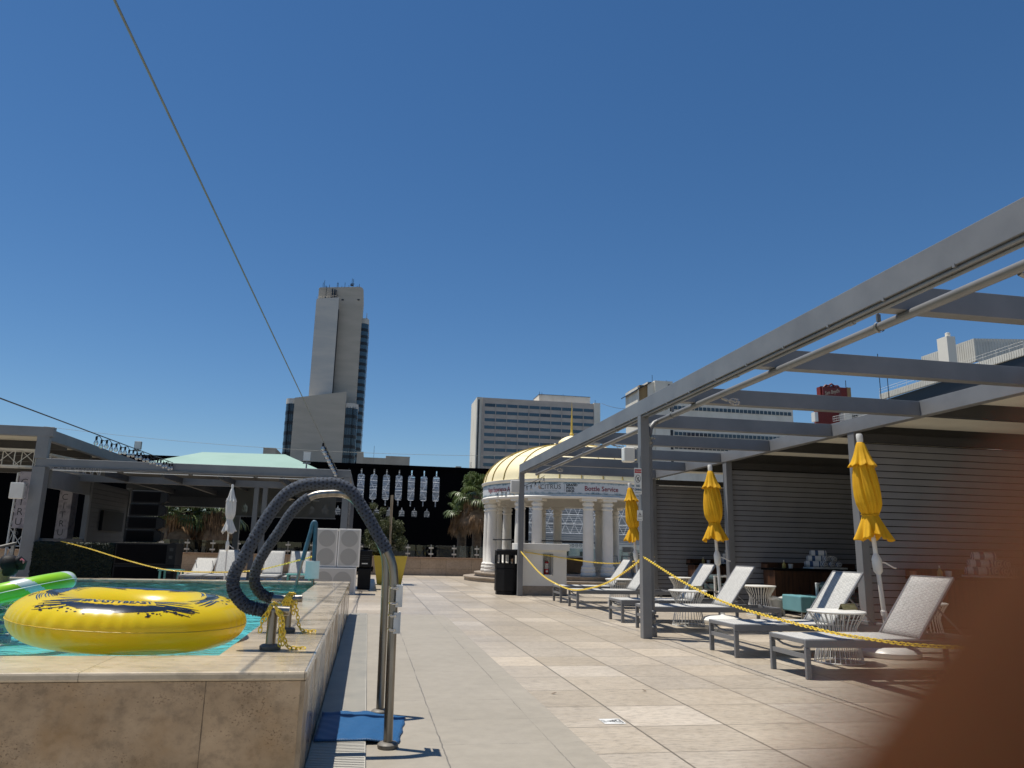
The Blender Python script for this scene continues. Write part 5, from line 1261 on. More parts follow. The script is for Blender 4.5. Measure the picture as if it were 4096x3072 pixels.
# left side wall with opening and slats (x = -7.3)
g = MB(); g.box(-7.36, -7.28, 19.3, 21.85, 2.18, 2.60); g.build('side_header', M_grey, t)
for a_ in ((-7.38, -7.26, 21.85, 22.0, 0, 2.60), (-7.38, -7.26, 25.25, 25.4, 0, 2.60), (-7.355, -7.285, 19.3, 21.84, .98, 1.04)): g = MB(); g.box(*a_); g.build('side_frame', M_grey, t)
g = MB(); z = .75
while z < 2.5: g.box(-7.32, -7.29, 22.0, 25.25, z, z + .115); z += .125
g.box(-7.345, -7.335, 22.0, 25.25, .7, 2.55); g.build('side_slats', M_slatd, t)
g = MB(); g.box(-7.27, -7.20, 22.9, 24.7, 1.28, 1.83); tag(g.build('television', M_black), 'black wall television on the slatted side of the pavilion', 'television')
# ceiling fan
t = thing('ceiling_fan', 'ceiling fan hanging under the pavilion roof behind the handrails', 'fan', (-2.1, 22.2, 2.3))
g = MB(); g.lathe([(.012, 2.3), (.012, 2.78)], 8, (-2.1, 22.2, 0)); g.lathe([(.02, 2.2), (.09, 2.22), (.10, 2.28), (.04, 2.32)], 16, (-2.1, 22.2, 0)); g.build('motor', M_black, t)
for a in (10, 130, 250):
    g = MB(); M_ = Matrix.Translation((-2.1, 22.2, 2.24)) @ Matrix.Rotation(R(a), 4, 'Z') @ Matrix.Rotation(R(8), 4, 'X'); g.box(.1, .68, -.06, .06, -.005, .005, M_); g.build('blade', M_cream, t)
# floodlights on the roof
def flood(x, y, z, label):
    t = thing('floodlight', label, 'floodlight', (x, y, z), 0, 'white floodlights on the pavilion roof')
    g = MB(); g.box(-.10, .10, -.03, .05, .0, .24); g.build('housing', M_zinc, t, bevel=.01, local=True)
    g = MB(); g.box(-.085, .085, -.036, -.031, .015, .225); g.build('lens', M_plastic, t, local=True)
    g = MB(); g.cyl((0, 0, -.3), (0, 0, .0), .018, 8); g.box(-.09, .09, -.01, .02, -.06, -.02); g.build('stand', M_zinc, t, local=True)
flood(-1.62, 19.5, 3.05, 'white floodlight above the right end of the mint roof')
flood(-7.0, 24.5, 3.72, 'white floodlight behind the string lights at left')

# stage canopy on the far left
t = thing('stage_canopy', 'tall grey canopy frame with cream lining over the stage at far left', 'canopy', (-9, 20, 0))
g = MB(); g.box(-14, -7.27, 18.98, 19.14, 3.33, 3.55); g.build('front_beam', M_grey, t, bevel=.005)
g = MB(); g.box(-7.55, -7.39, 19.143, 26.0, 3.26, 3.52); g.build('side_beam', M_grey, t, bevel=.005)
g = MB(); g.box(-7.6, -7.34, 18.985, 19.13, 2.823, 3.33); g.build('corner_post', M_grey, t, bevel=.004)
g = MB(); g.box(-14, -7.6, 19.2, 26, 3.40, 3.41); g.build('fabric', M_cream, t)
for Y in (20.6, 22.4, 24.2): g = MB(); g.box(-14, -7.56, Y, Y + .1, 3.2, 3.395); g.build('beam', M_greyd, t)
g = MB(); g.box(-14, -7.6, 26, 26.1, 3.0, 3.40); g.build('rear_beam', M_greyd, t)
def truss(pts, label, h=.40, w_=.38):
    t = thing('light_truss', label, 'truss', pts[0], 0, 'white box trusses over the stage')
    g = MB()
    a, b = Vector(pts[0]), Vector(pts[1]); d = (b - a); L = d.length; d.normalize(); s_ = d.cross(Vector((0, 0, 1)))
    if s_.length < .1: s_ = Vector((1, 0, 0)); u = Vector((0, 1, 0))
    else: s_.normalize(); u = Vector((0, 0, 1))
    cs = [s_ * (x * w_ / 2) + u * (z * h / 2) for x, z in ((-1, -1), (1, -1), (1, 1), (-1, 1))]
    for c in cs: g.tube([a + c, b + c], .025, 6)
    g.build('chord', M_white, t)
    g = MB(); n = max(2, int(L / .42))
    for k in range(n + 1):
        p = a + d * (L * k / n)
        for i in range(4): g.tube([p + cs[i], p + cs[(i + 1) % 4]], .012, 5)
        if k < n:
            q = a + d * (L * (k + 1) / n)
            for i in range(4): g.tube([p + cs[i], q + cs[(i + 1) % 4]], .010, 5)
    g.build('lacing', M_white, t)
truss([(-14, 20.3, 2.92), (-8.05, 20.3, 2.92)], 'white box truss running across the top of the stage')
truss([(-8.0, 20.5, 2.90), (-7.6, 24.5, 2.95)], 'white box truss running back along the stage side', h=.34, w_=.34)
truss([(-8.12, 20.1, 2.55), (-8.12, 20.1, 0.0)], 'upright white truss leg behind the first fabric banner', h=.3, w_=.3)
def banner(x, y, z0, z1, w_, label, rz=0.0):
    t = thing('fabric_banner', label, 'banner', (x, y, z0), rz, 'tall fabric banner sleeves')
    g = MB(); g.box(-w_ / 2, w_ / 2, -.1, .25, 0, z1 - z0); g.build('sleeve', M_fabricb, t, bevel=.01, local=True)
    H_ = z1 - z0; n = 6
    def add(txt, X, Yp, dirx, sz, nm, m, frac0, frac1):
        cnt = len(txt)
        g = MB()
        for i, ch in enumerate(txt):
            zc = H_ * (frac0 + (frac1 - frac0) * i / max(1, cnt - 1)); vs, fs = text2d(ch, sz, 'CENTER', -.002)
            g.add([(X + vx * dirx[0], Yp + vx * dirx[1], zc + vy) for vx, vy, _ in vs], fs)
        return g.build(nm, m, t, local=True)
    add('CITRUS', -.02, -.105, (1, 0), .24, 'lettering', M_text_blk, .80, -.06 if z0 > 1.2 else .02)
    add('DOWNTOWN', w_ / 2 + .005, .08, (0, 1), .11, 'side_lettering', M_text_grey, .70, .05)
banner(-8.02, 19.9, 1.255, 2.575, .30, 'pale speckled fabric banner left of the big pavilion post', R(-4))
banner(-8.17, 22.9, .93, 2.45, .34, 'pale speckled fabric banner seen through the pavilion side opening', R(-6))

# stage front: hedge box, bass bins, line array
def hedge():
    t = thing('hedge_panel', 'dark artificial hedge box at the front of the stage', 'hedge', (-6.5, 19.2, 0))
    g = MB(); g.box(-7.32, -5.66, 19.0, 19.6, 0, .93); g.build('core', M_hedge, t)
    rnd = random.Random(4); g = MB()
    for _ in range(7000):
        f = rnd.random()
        if f < .75: p = Vector((rnd.uniform(-7.33, -5.65), 18.99 - rnd.random() * .03, rnd.uniform(.0, .95)))
        else: p = Vector((rnd.uniform(-7.33, -5.65), rnd.uniform(18.97, 19.6), .935 + rnd.random() * .03))
        ax = Vector((rnd.gauss(0, 1), rnd.gauss(0, .6), rnd.gauss(0, 1))).normalized(); u = ax.orthogonal(); L = .022
        g.add([p - ax * L, p + u * L * .5, p + ax * L, p - u * L * .5], [(0, 1, 2, 3)])
    g.build('leaves', M_hedge, t)
hedge()
def bass(x0, x1, z0, z1, label):
    t = thing('bass_speaker', label, 'loudspeaker', ((x0 + x1) / 2, 19.0, z0), 0, 'black stage loudspeakers')
    g = MB(); g.box(x0, x1, 19.0, 19.7, z0, z1); g.build('cabinet', M_black, t, bevel=.01)
    g = MB(); g.box(x0 + .04, x1 - .2, 18.993, 18.998, z0 + .04, z1 - .04); g.build('grille', M_blackm, t)
    g = MB()
    for z in (z0 + (z1 - z0) * .3, z0 + (z1 - z0) * .65): g.box(x1 - .14, x1 - .06, 18.992, 18.998, z, z + .07)
    g.build('handle', M_blackiron, t)
bass(-5.64, -4.33, .0, .49, 'lower black bass bin beside the hedge at the stage front')
bass(-5.64, -4.33, .495, .99, 'upper black bass bin beside the hedge, under the speaker stack')
for k in range(4):
    z0 = 1.0 + .30 * k; xo = -.015 * (3 - k)
    t = thing('array_speaker', '%s box of the black speaker stack on the bass bins' % ('bottom', 'second lowest', 'second highest', 'top')[k], 'loudspeaker', (-5.15, 19.4, z0), 0, 'black stage loudspeakers')
    g = MB(); P = [(-.38, 0), (.30, 0), (.42, .05), (.42, .22), (.30, .285), (-.38, .285)]
    vs = [(-5.14 + xo + x, 19.3, z0 + z) for x, z in P] + [(-5.14 + xo + x * .85, 19.8, z0 + .02 + z * .9) for x, z in P]; n = 6
    g.add(vs, [tuple(range(n))[::1], tuple(range(n, 2 * n))[::-1]] + [((i + 1) % n, i, n + i, n + (i + 1) % n) for i in range(n)]); g.build('cabinet', M_black, t, bevel=.006)
    g = MB(); g.box(-5.14 + xo - .34, -5.14 + xo + .26, 19.29, 19.297, z0 + .03, z0 + .255); g.build('grille', M_blackm, t)
    g = MB(); g.box(-5.14 + xo - .36, -5.14 + xo + .24, 19.32, 19.5, z0 + .287, z0 + .297); g.build('rigging', M_slatd, t)
t = thing('stair_rail', 'light grey stair handrail at the far left edge', 'handrail', (-8, 17, 0))
g = MB(); g.bar((-7.75, 16.6, .30), (-7.62, 16.6, .68), .07, .05); g.build('lower_post', M_zinc, t)
g = MB(); g.bar((-7.62, 16.6, .68), (-7.55, 18.6, .92), .07, .05); g.build('top_rail', M_zinc, t)
g = MB(); g.bar((-7.58, 18.6, .92), (-7.60, 18.6, .0), .06, .06); g.build('upper_post', M_zinc, t)

# small items behind the pool
t = thing('teal_side_table', 'low teal table between the loungers behind the pool', 'side table', (-4.25, 18.6, 0), 0, 'teal side tables')
g = MB(); g.box(-4.5, -4.05, 18.3, 18.8, .40, .43); g.build('top', M_tealc, t); g = MB()
for x, y in ((-4.48, 18.32), (-4.1, 18.32), (-4.48, 18.75), (-4.1, 18.75)): g.box(x, x + .04, y, y + .04, 0, .398)
g.build('leg', M_tealc, t)
t = thing('teal_side_table', 'low teal table left of the white speakers behind the pool', 'side table', (-1.3, 18.0, 0), 0, 'teal side tables')
g = MB(); g.box(-1.75, -1.2, 17.9, 18.35, .36, .385); g.build('top', M_tealc, t); g = MB()
for x, y in ((-1.72, 17.92), (-1.26, 17.92), (-1.72, 18.3), (-1.26, 18.3)): g.box(x, x + .04, y, y + .04, 0, .358)
g.build('leg', M_tealc, t)

# ================================================================== STRING LIGHTS AND CABLES
M_cable = mat('grey_sheathed_cable', (.16, .17, .165), .6)
def stringlight(A, B, bulbs, label, r=.006, sagz=.0, s=1.0, cable=True, m=None):
    A = Vector(A); B = Vector(B)
    t = thing('string_lights', label, 'string lights', tuple(B), 0, 'festoon string lights')
    def P(f): return A.lerp(B, f) - Vector((0, 0, sagz * 4 * f * (1 - f)))
    if cable:
        g = MB(); g.tube([P(k / 60) for k in range(61)], r, 6); g.build('support_cable', m or M_blackiron, t)
    f0, f1, n = bulbs
    g = MB(); pts = []
    for k in range(n):
        f = f0 + (f1 - f0) * k / (n - 1); p = P(f); pts.append(p - Vector((0, 0, .03 + .025 * (k % 2)))); 
        if k < n - 1: q = P(f0 + (f1 - f0) * (k + .5) / (n - 1)); pts.append(q - Vector((0, 0, .012 + .05 * (k % 2))))
    g.tube(pts, .006 * s, 5); g.build('lamp_wire', M_blackiron, t)
    for k in range(n):
        p = P(f0 + (f1 - f0) * k / (n - 1)) - Vector((0, 0, .03 + .025 * (k % 2)))
        g = MB(); g.lathe([(.013 * s, 0), (.018 * s, -.01 * s), (.018 * s, -.055 * s), (.014 * s, -.06 * s)][::-1], 8, tuple(p)); sk = g.build('socket', M_black, t)
        g = MB(); g.lathe([(.001, -.15 * s), (.02 * s, -.145 * s), (.034 * s, -.12 * s), (.036 * s, -.105 * s), (.028 * s, -.08 * s), (.014 * s, -.062 * s)], 12, tuple(p)); g.build('bulb', M_bulb, sk)
        g = MB(); g.lathe([(.004 * s, -.06 * s), (.005 * s, -.10 * s), (.002 * s, -.115 * s)], 6, tuple(p)); g.build('filament', M_steelp, sk)
stringlight((-.39 * 3.6, 3.6, 1.05 + .73 * 3.6), (-.86, 19.0, 2.84), (.765, .995, 15), 'string lights on the long cable rising over the pool to the top of the view', r=.0068, s=1.15, m=M_cable)
stringlight((-.46 * 9.5, 9.5, 1.05 + .168 * 9.5), (-4.62, 19.0, 2.84), (.41, .995, 21), 'string lights with clear bulbs on the cable at left', r=.009, s=1.0)
stringlight((3.95, 17.3, 2.72), (2.95, 17.9, 2.38), (.02, 1.0, 12), 'short drooping string of bulbs by the far pergola corner', r=.006, s=.75, sagz=.08)
g = MB(); pts = [Vector((-7.5, 19.0, 3.56)).lerp(Vector((3.42, 15.04, 2.90)), k / 40) - Vector((0, 0, .18 * 4 * (k / 40) * (1 - k / 40))) for k in range(41)]
g.tube(pts, .0035, 5); tag(g.build('guy_wire', M_cable), 'thin wire stretched across from the stage canopy to the right pergola', 'cable')

# ================================================================== PALMS
def palm(cx, cy, base, cz, fr, n, label, seed, skirt=40, scale=1.0):
    rnd = random.Random(seed); t = thing('palm_tree', label, 'palm tree', (cx, cy, base), 0, 'fan palms behind the parapet')
    g = MB(); g.tube([(cx, cy, base), (cx + .03, cy, (base + cz) / 2), (cx, cy, cz)], [.26, .2, .2], 14); g.build('trunk', M_trunk, t)
    def fan(g, a, el, L, dead):
        d = Vector((math.cos(a) * math.cos(el), math.sin(a) * math.cos(el), math.sin(el)))
        o = Vector((cx, cy, cz)); pet = L * .45; side = d.cross(Vector((0, 0, 1))).normalized(); up = side.cross(d)
        droop = -.35 if not dead else -.2
        tip = o + d * pet + Vector((0, 0, -.06 * L))
        g.tube([o, o + d * pet * .5 + Vector((0, 0, .02)), tip], [.012, .010, .007], 4)
        nl = 20
        for k in range(nl):
            th = R(-100 + 200 * k / (nl - 1)) * (.45 if dead else 1); ld = (d * math.cos(th) + side * math.sin(th)).normalized()
            l = L * .55 * (1 - .25 * abs(th) / 1.8) * rnd.uniform(.85, 1.1)
            w_ = .018 * scale * L / 1.2 * 1.6
            p0 = tip; p1 = tip + ld * l * .55 + up * .03; p2 = tip + ld * l * .85 + Vector((0, 0, droop * l * .45)); p3 = tip + ld * l * .95 + Vector((0, 0, droop * l * 1.15))
            wv = ld.cross(up).normalized()
            vs = []
            for p, ww in ((p0, .3), (p1, 1.0), (p2, .7), (p3, .08)): vs += [p - wv * w_ * ww, p + wv * w_ * ww]
            g.add([tuple(v) for v in vs], [(0, 1, 3, 2), (2, 3, 5, 4), (4, 5, 7, 6)])
    g = MB()
    for k in range(n):
        a = 2 * PI * k / n * 2.4 + rnd.uniform(-.2, .2); el = R(rnd.uniform(-25, 75)); fan(g, a, el, fr * rnd.uniform(.85, 1.15), False)
    g.build('crown', M_leafd, t)
    g = MB()
    for k in range(skirt):
        a = rnd.uniform(0, 2 * PI); el = R(rnd.uniform(-85, -40)); fan(g, a, el, fr * rnd.uniform(.7, 1.15), True)
    # hanging fruit strands and fibres
    for k in range(160):
        a = rnd.uniform(0, 2 * PI); r_ = rnd.uniform(.2, .5) * fr; z0 = cz - rnd.uniform(-.05, .5) * fr
        x, y = cx + r_ * math.cos(a), cy + r_ * math.sin(a); L = rnd.uniform(.3, .8) * fr
        g.tube([(x, y, z0), (x + rnd.uniform(-.05, .05), y, z0 - L * .5), (x + rnd.uniform(-.1, .1), y, z0 - L)], [.012, .016, .004], 4)
    g.build('dead_skirt', M_dead, t)
palm(4.55, 33, -2, 3.25, 1.35, 30, 'fan palm with brown dead skirt just left of the rotunda', 3, 34)
palm(4.05, 34.2, -2, 2.6, 1.0, 16, 'smaller fan palm crown left of the rotunda palm', 9, 14)
palm(-7.2, 31.5, -2, 2.1, 1.35, 30, 'fan palm seen under the pavilion roof, left crown', 5, 26)
palm(-5.9, 31.8, -2, 2.25, 1.3, 22, 'fan palm with brown skirt seen under the pavilion roof, right crown', 6, 36)

# ================================================================== BLACK FACADE (parking structure) beyond the deck
FY = 90.0
def rr_(x, z, w_, h_, r): return rrect(x - w_ / 2, x + w_ / 2, z - h_ / 2, z + h_ / 2, r)
holes = []; balu = []
k0 = -26
for k in range(k0, 8):
    x = -2.68 + 1.448 * k + .0
    zc = 7.6
    if k >= -1:
        sl = [(x - .40, 6.35), (x - .24, 6.2), (x - .08, 6.2), (x - .08, 5.55), (x + .08, 5.55), (x + .08, 6.2), (x + .24, 6.2), (x + .40, 6.35), (x + .40, 8.95), (x + .26, 9.12), (x + .08, 9.12), (x + .08, 9.75), (x - .08, 9.75), (x - .08, 9.12), (x - .26, 9.12), (x - .40, 8.95)]
        holes.append(sl[::-1])
    x += .5
    lo = [(x + .33 + .0, 4.35), (x + .33, 4.95), (x + .16, 5.12), (x + .06, 5.14), (x + .06, 5.42), (x - .06, 5.42), (x - .06, 5.14), (x - .16, 5.12), (x - .33, 4.95), (x - .33, 4.35)]
    if k < 7 and x > -31: holes.append(lo); balu.append(x)
t = thing('parking_garage', 'black facade of tall rounded slots and small baluster windows across the background', 'building', (0, FY, -16))
for x in (-36.6, -39.4, -42.2, -45.0): holes.append([(x - 1.0, 8.6), (x - 1.0, 11.4), (x + 1.0, 11.4), (x + 1.0, 8.6)])
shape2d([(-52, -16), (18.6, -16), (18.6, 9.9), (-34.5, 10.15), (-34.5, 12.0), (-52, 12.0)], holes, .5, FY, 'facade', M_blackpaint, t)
g = MB(); g.box(-34.4, 18.6, FY - .5, FY + .3, 9.9, 10.25); g.build('cornice', M_blackpaint, t)
g = MB()
for x in balu:
    for q in range(7): g.tube([(x - .30 + q * .1, FY - .1, 4.35), (x - .30 + q * .1, FY - .1, 5.0)], .014, 4)
    g.box(x - .33, x + .33, FY - .14, FY - .06, 4.40, 4.45)
for q in range(44): g.tube([(-46.2 + q * .26, FY - .1, 8.6), (-46.2 + q * .26, FY - .1, 10.1)], .035, 4)
g.box(-46.2, -34.7, FY - .16, FY - .08, 10.05, 10.15); g.box(-46.2, -34.7, FY - .16, FY - .08, 9.1, 9.2)
g.build('balusters', M_blackiron, t)
# street canopy: pale lattice vault sunlit behind the facade
t = thing('street_canopy', 'pale latticed street canopy of triangles and slats, seen through the slots and rotunda', 'canopy', (20, 100, -10))
CY = 97.0
g = MB(); z = 1.2
while z < 10.6:
    yy = CY + 6 + (z - 2) * .5; g.box(-8, 60, yy, yy + .3, z, z + .17); z += .3
g.build('louvre_slats', M_canopy, t)
g = MB(); g.quad((-8, CY + 9, .5), (60, CY + 9, .5), (60, CY + 14, 10.6), (-8, CY + 14, 10.6)); g.build('backing_panel', M_canopy, t)
M_pale = mat('pale_tube_paint', (.62, .64, .66), .5)
g = MB(); rowz = [3.1 + 1.2 * q for q in range(7)]
for i, z in enumerate(rowz):
    y = CY + i * .4; g.tube([(-8, y, z), (60, y, z)], .055, 6)
    if i < len(rowz) - 1:
        z2 = rowz[i + 1]; y2 = CY + (i + 1) * .4; x = -8 + (i % 2) * .6
        while x < 46: g.tube([(x, y, z), (x + .6, y2, z2)], .035, 4); g.tube([(x + .6, y2, z2), (x + 1.2, y, z)], .035, 4); x += 1.2
g.build('lattice', M_pale, t)
rnd = random.Random(8); g = MB()
for _ in range(700):
    x = rnd.uniform(-8, 16); z = rnd.uniform(5.6, 10.4); y = CY + 4 + rnd.uniform(0, 3); L = rnd.uniform(.3, 1.6); g.box(x, x + L, y, y + .1, z, z + rnd.uniform(.04, .22))
g.build('catwalks', M_pale, t)
# low white building and street things beyond the rotunda
t = thing('low_white_building', 'low white building beyond the rotunda railing', 'building', (22, 70, -10))
g = MB(); g.box(15.5, 40, 70, 80, -16, 1.6); g.build('walls', M_offwhite, t)
for k in range(9):
    g = MB(); g.box(17 + k * 2.4, 18.3 + k * 2.4, 69.93, 69.99, -.6, .9); g.build('window', M_darkglass, t)

# ================================================================== CITY BUILDINGS
def box_part(name, m, par, *a, bevel=0): g = MB(); g.box(*a); return g.build(name, m, par, bevel=bevel)
# --- tall tower
TY = 220.
t = thing('tower', 'tall stepped concrete tower with glass corners and rooftop antennas', 'building', (-13, TY, -16))
def rounded_col(x0, x1, y0, y1, z0, z1, r, side, name, m, par):
    """prism with one rounded vertical front corner (side -1 left, +1 right)"""
    pts = []
    if side > 0: pts = [(x0, y0)] + [(x1 - r + r * math.sin(R(q)), y0 + r - r * math.cos(R(q))) for q in range(0, 91, 10)] + [(x1, y1), (x0, y1)]
    else: pts = [(x1, y1), (x0, y1)] + [(x0 + r - r * math.cos(R(q)), y0 + r - r * math.sin(R(q))) for q in range(0, 91, 10)] + [(x1, y0)]
    g = MB(); g.prism(pts, z0, z1); return g.build(name, m, par)
g = MB(); P = [(-22.93, 41.6), (-8.7, 44.2), (-8.6, -16), (-22.93, -16)]
vs = [(x, TY, z) for x, z in P] + [(x, TY + 14, z) for x, z in P]
g.add(vs, [(3, 2, 1, 0)[::-1], (7, 6, 5, 4)] + [(i, (i + 1) % 4, 4 + (i + 1) % 4, 4 + i) for i in range(4)]); g.build('lower_block', M_tower, t)
rounded_col(-25.45, -22.94, TY + .6, TY + 14, -16, 41.35, 2.0, -1, 'left_wing', M_darkglass, t)
rounded_col(-8.6, -5.2, TY + .6, TY + 22, -16, 39.9, 2.2, 1, 'right_wing', M_darkglass, t)
rounded_col(-25.5, -22.95, TY + .55, TY + 14.1, 40.0, 41.5, 2.05, -1, 'wing_parapet', M_tower2, t)
rounded_col(-8.61, -5.15, TY + .55, TY + 22.1, 39.6, 41.0, 2.25, 1, 'wing_parapet', M_tower2, t)
for k in range(19):
    z = 36.9 - 2.92 * k
    if z < -14: break
    rounded_col(-25.49, -22.95, TY + .56, TY + 14, z, z + .95, 2.04, -1, 'spandrel', M_darkband, t)
    rounded_col(-8.6, -5.16, TY + .56, TY + 22, z - .2, z + .75, 2.24, 1, 'spandrel', M_darkband, t)
for x in (-24.6, -23.9, -23.3, -8.1, -7.4, -6.6, -5.9): box_part('mullion', M_darkband, t, x, x + .10, TY + .45, TY + .75, -15.9, 39.9)
# main slab
g = MB(); P = [(-19.2, 76.7), (-18.8, 77.0), (-7.0, 78.2), (-6.3, 77.9), (-5.95, 77.2), (-5.95, -10), (-19.2, -10)]
n = len(P); vs = [(x, TY + 6, z) for x, z in P] + [(x, TY + 20, z) for x, z in P]
g.add(vs, [tuple(range(n)), tuple(range(n, 2 * n))[::-1]] + [(i, (i + 1) % n, n + (i + 1) % n, n + i) for i in range(n)]); g.build('main_slab', M_tower, t)
g = MB(); P = [(-19.45, 72.2), (-19.1, 72.5), (-12.95, 73.4), (-12.95, 36), (-19.45, 36)]
n = len(P); vs = [(x, TY + 3.2, z) for x, z in P] + [(x, TY + 6, z) for x, z in P]
g.add(vs, [tuple(range(n)), tuple(range(n, 2 * n))[::-1]] + [(i, (i + 1) % n, n + (i + 1) % n, n + i) for i in range(n)]); g.build('front_fin', M_tower2, t)
box_part('fin_edge', M_darkband, t, -12.94, -12.75, TY + 4.2, TY + 6, 36, 70)
box_part('fin_edge', M_darkband, t, -19.75, -19.25, TY + 6.5, TY + 20, 36, 67)
rounded_col(-5.94, -3.8, TY + 8, TY + 26, -10, 68.4, 1.5, 1, 'glass_wing', M_blueglass, t)
rounded_col(-5.93, -3.75, TY + 7.95, TY + 26, 67.3, 68.9, 1.52, 1, 'wing_parapet', M_tower2, t)
for k in range(24):
    z = 65.4 - 2.15 * k
    if z < 20: break
    rounded_col(-5.93, -3.76, TY + 7.96, TY + 26, z - .55, z + .35, 1.53, 1, 'spandrel', M_darkband, t)
for x in (-12.3, -7.6): box_part('vent', M_darkband, t, x, x + .65, TY + 5.9, TY + 5.99, 73.4 + (.4 if x > -10 else 0), 73.8 + (.4 if x > -10 else 0))
rnd = random.Random(2)
for x, h in ((-18.9, .5), (-18.2, 2.2), (-17.8, 3.0), (-17.4, 1.2), (-16.3, 1.5), (-14.0, 2.2), (-13.7, 2.1), (-12.6, 1.0), (-11.7, 2.1), (-10.5, 1.2), (-9.6, 3.4), (-9.2, 3.2), (-8.0, 1.0), (-7.4, 1.5)):
    g = MB(); zb = 77 + (x + 19) * .1; g.tube([(x, TY + 8, zb), (x, TY + 8, zb + h)], .07, 5)
    if h > 3: g.box(x - .4, x + .4, TY + 7.9, TY + 8.1, zb + h * .5, zb + h * .5 + .1); g.box(x - .5, x + .1, TY + 7.9, TY + 8.1, zb + h * .3, zb + h * .3 + .5)
    g.build('antenna', M_blackiron, t)
g = MB(); g.tube([(-4.6, TY + 12, 68.8), (-4.6, TY + 12, 71.8)], .1, 5); g.box(-4.9, -4.3, TY + 11.9, TY + 12.1, 69.6, 70.2); g.build('antenna', M_white, t)
for x, z0, z1, w_ in ((-17.0, 72.7, 77.4, .12), (-15.3, 73.0, 76.7, .3), (-14.6, 73.0, 76.5, .35), (-14.1, 73, 76.4, .2), (-13.5, 73, 75, .08)):
    g = MB(); g.box(x, x + w_, TY + 5.2, TY + 5.5, z0 - .2, z1); g.build('roof_duct', M_darkband, t)
g = MB()
for x in range(8): g.tube([(-19.3 + x * .8, TY + 3.4, 72.3 + x * .1), (-19.3 + x * .8, TY + 3.4, 73.2 + x * .1)], .04, 4)
g.tube([(-19.3, TY + 3.4, 73.0), (-13.6, TY + 3.4, 73.9)], .04, 4); g.build('roof_rail', M_blackiron, t)
# low beige blocks
for x0, x1, z, lab_ in ((-27.5, -24.5, 24.4, 'low grey block left of the tower base'), (-4.2, -2.6, 24.4, 'narrow beige block touching the right of the tower'), (-2.6, 3.25, 23.0, 'low beige block right of the tower'), (3.26, 9.4, 23.6, 'slightly taller beige block farther right of the tower')):
    t = thing('low_building', lab_, 'building', ((x0 + x1) / 2, 200, -16), 0, 'low beige buildings near the tower')
    box_part('walls', M_beige, t, x0, x1, 200, 215, -16, z); box_part('coping', M_beige, t, x0 - .05, x1 + .05, 199.9, 215, z + .01, z + .25)
g = MB(); g.tube([(0.1, 199, 22), (0.1, 199, 26.2)], .06, 4); tag(g.build('mast', M_zinc), 'thin mast on the low beige roofline', 'mast')
t = thing('roof_plant', 'grey rooftop box with a lattice mast and satellite dish beside the hotel', 'rooftop equipment', (26, 200, 16))
box_part('plant_box', M_beige, t, 21.6, 23.0, 200, 203, 14, 21.9); box_part('plant_base', M_tower, t, 21.6, 26.8, 199.9, 203, 14, 19.8)
g = MB()
for dx in (0, .35): g.tube([(25.3 + dx, 200, 19.5), (25.3 + dx, 200, 23.2)], .04, 4)
for q in range(8): g.tube([(25.3, 200, 19.8 + q * .42), (25.65, 200, 20.2 + q * .42)], .03, 4)
g.build('lattice_mast', M_zinc, t)
g = MB(); g.lathe([(.05, 0), (.7, .12), (1.2, .4), (1.4, .6)], 24, (0, 0, 0), caps=False)
g.v = [(29.6 + v[2] * .6 * -1, 200 - v[1] * .6 * .3 - v[2], 21.0 + v[0]) for v in g.v]; g.build('dish', M_beige, t)
# --- hotel slab with ribbon windows
HY = 260.
t = thing('hotel', 'broad concrete hotel with rows of blue ribbon windows behind the rotunda', 'building', (57, HY, -16))
box_part('walls', M_hotel, t, 36.6, 77.1, HY, HY + 16, -16, 52.7)
box_part('end_wall', M_offwhite, t, 34.7, 36.58, HY + .6, HY + 16, -16, 52.9); box_part('end_recess', M_darkband, t, 35.1, 35.6, HY + .5, HY + .62, -16, 52); box_part('end_wall', M_offwhite, t, 77.12, 79.4, HY - .3, HY + 16, -16, 53.0)
for f in range(19):
    z1 = 50.65 - 2.62 * f; z0 = z1 - 1.12
    if z0 < 20: break
    for b in range(10):
        x0 = 37.35 + 3.98 * b + .08
        box_part('window', M_blueglass if (f * 7 + b * 3) % 11 else M_darkglass, t, x0, x0 + 3.82, HY - .06, HY - .003, z0, z1)
for b in range(11): box_part('pier', M_hotel, t, 37.2 + 3.98 * b, 37.42 + 3.98 * b, HY - .16, HY - .064, -16, 50.7)
for a_ in ((57.3, 76.3, HY + 2, HY + 12, 52.7, 55.35),): box_part('penthouse', M_offwhite, t, *a_)
box_part('penthouse_rim', M_darkband, t, 57.2, 76.4, HY + 1.9, HY + 12, 55.36, 55.5)
g = MB(); g.tube([(57.4, HY + 2, 55), (57.4, HY + 2, 56.4)], .08, 4); g.tube([(58.3, HY + 2, 55), (58.3, HY + 2, 56.2)], .08, 4); g.tube([(77.6, HY, 53), (77.6, HY, 54)], .08, 4); g.tube([(66.2, HY + 2, 55.4), (66.2, HY + 2, 56.0)], .06, 4); g.build('roof_aerial', M_blackiron, t)
g = MB(); pts = [Vector((79.4, HY - 2, 52.6)).lerp(Vector((72.1 * 1.2, 235, 47.6)), k / 16) - Vector((0, 0, 1.2 * 4 * (k / 16) * (1 - k / 16))) for k in range(17)]; g.tube(pts, .06, 4); tag(g.build('power_cable', M_blackiron), 'cable sagging between the hotel and the white tower roof', 'cable')
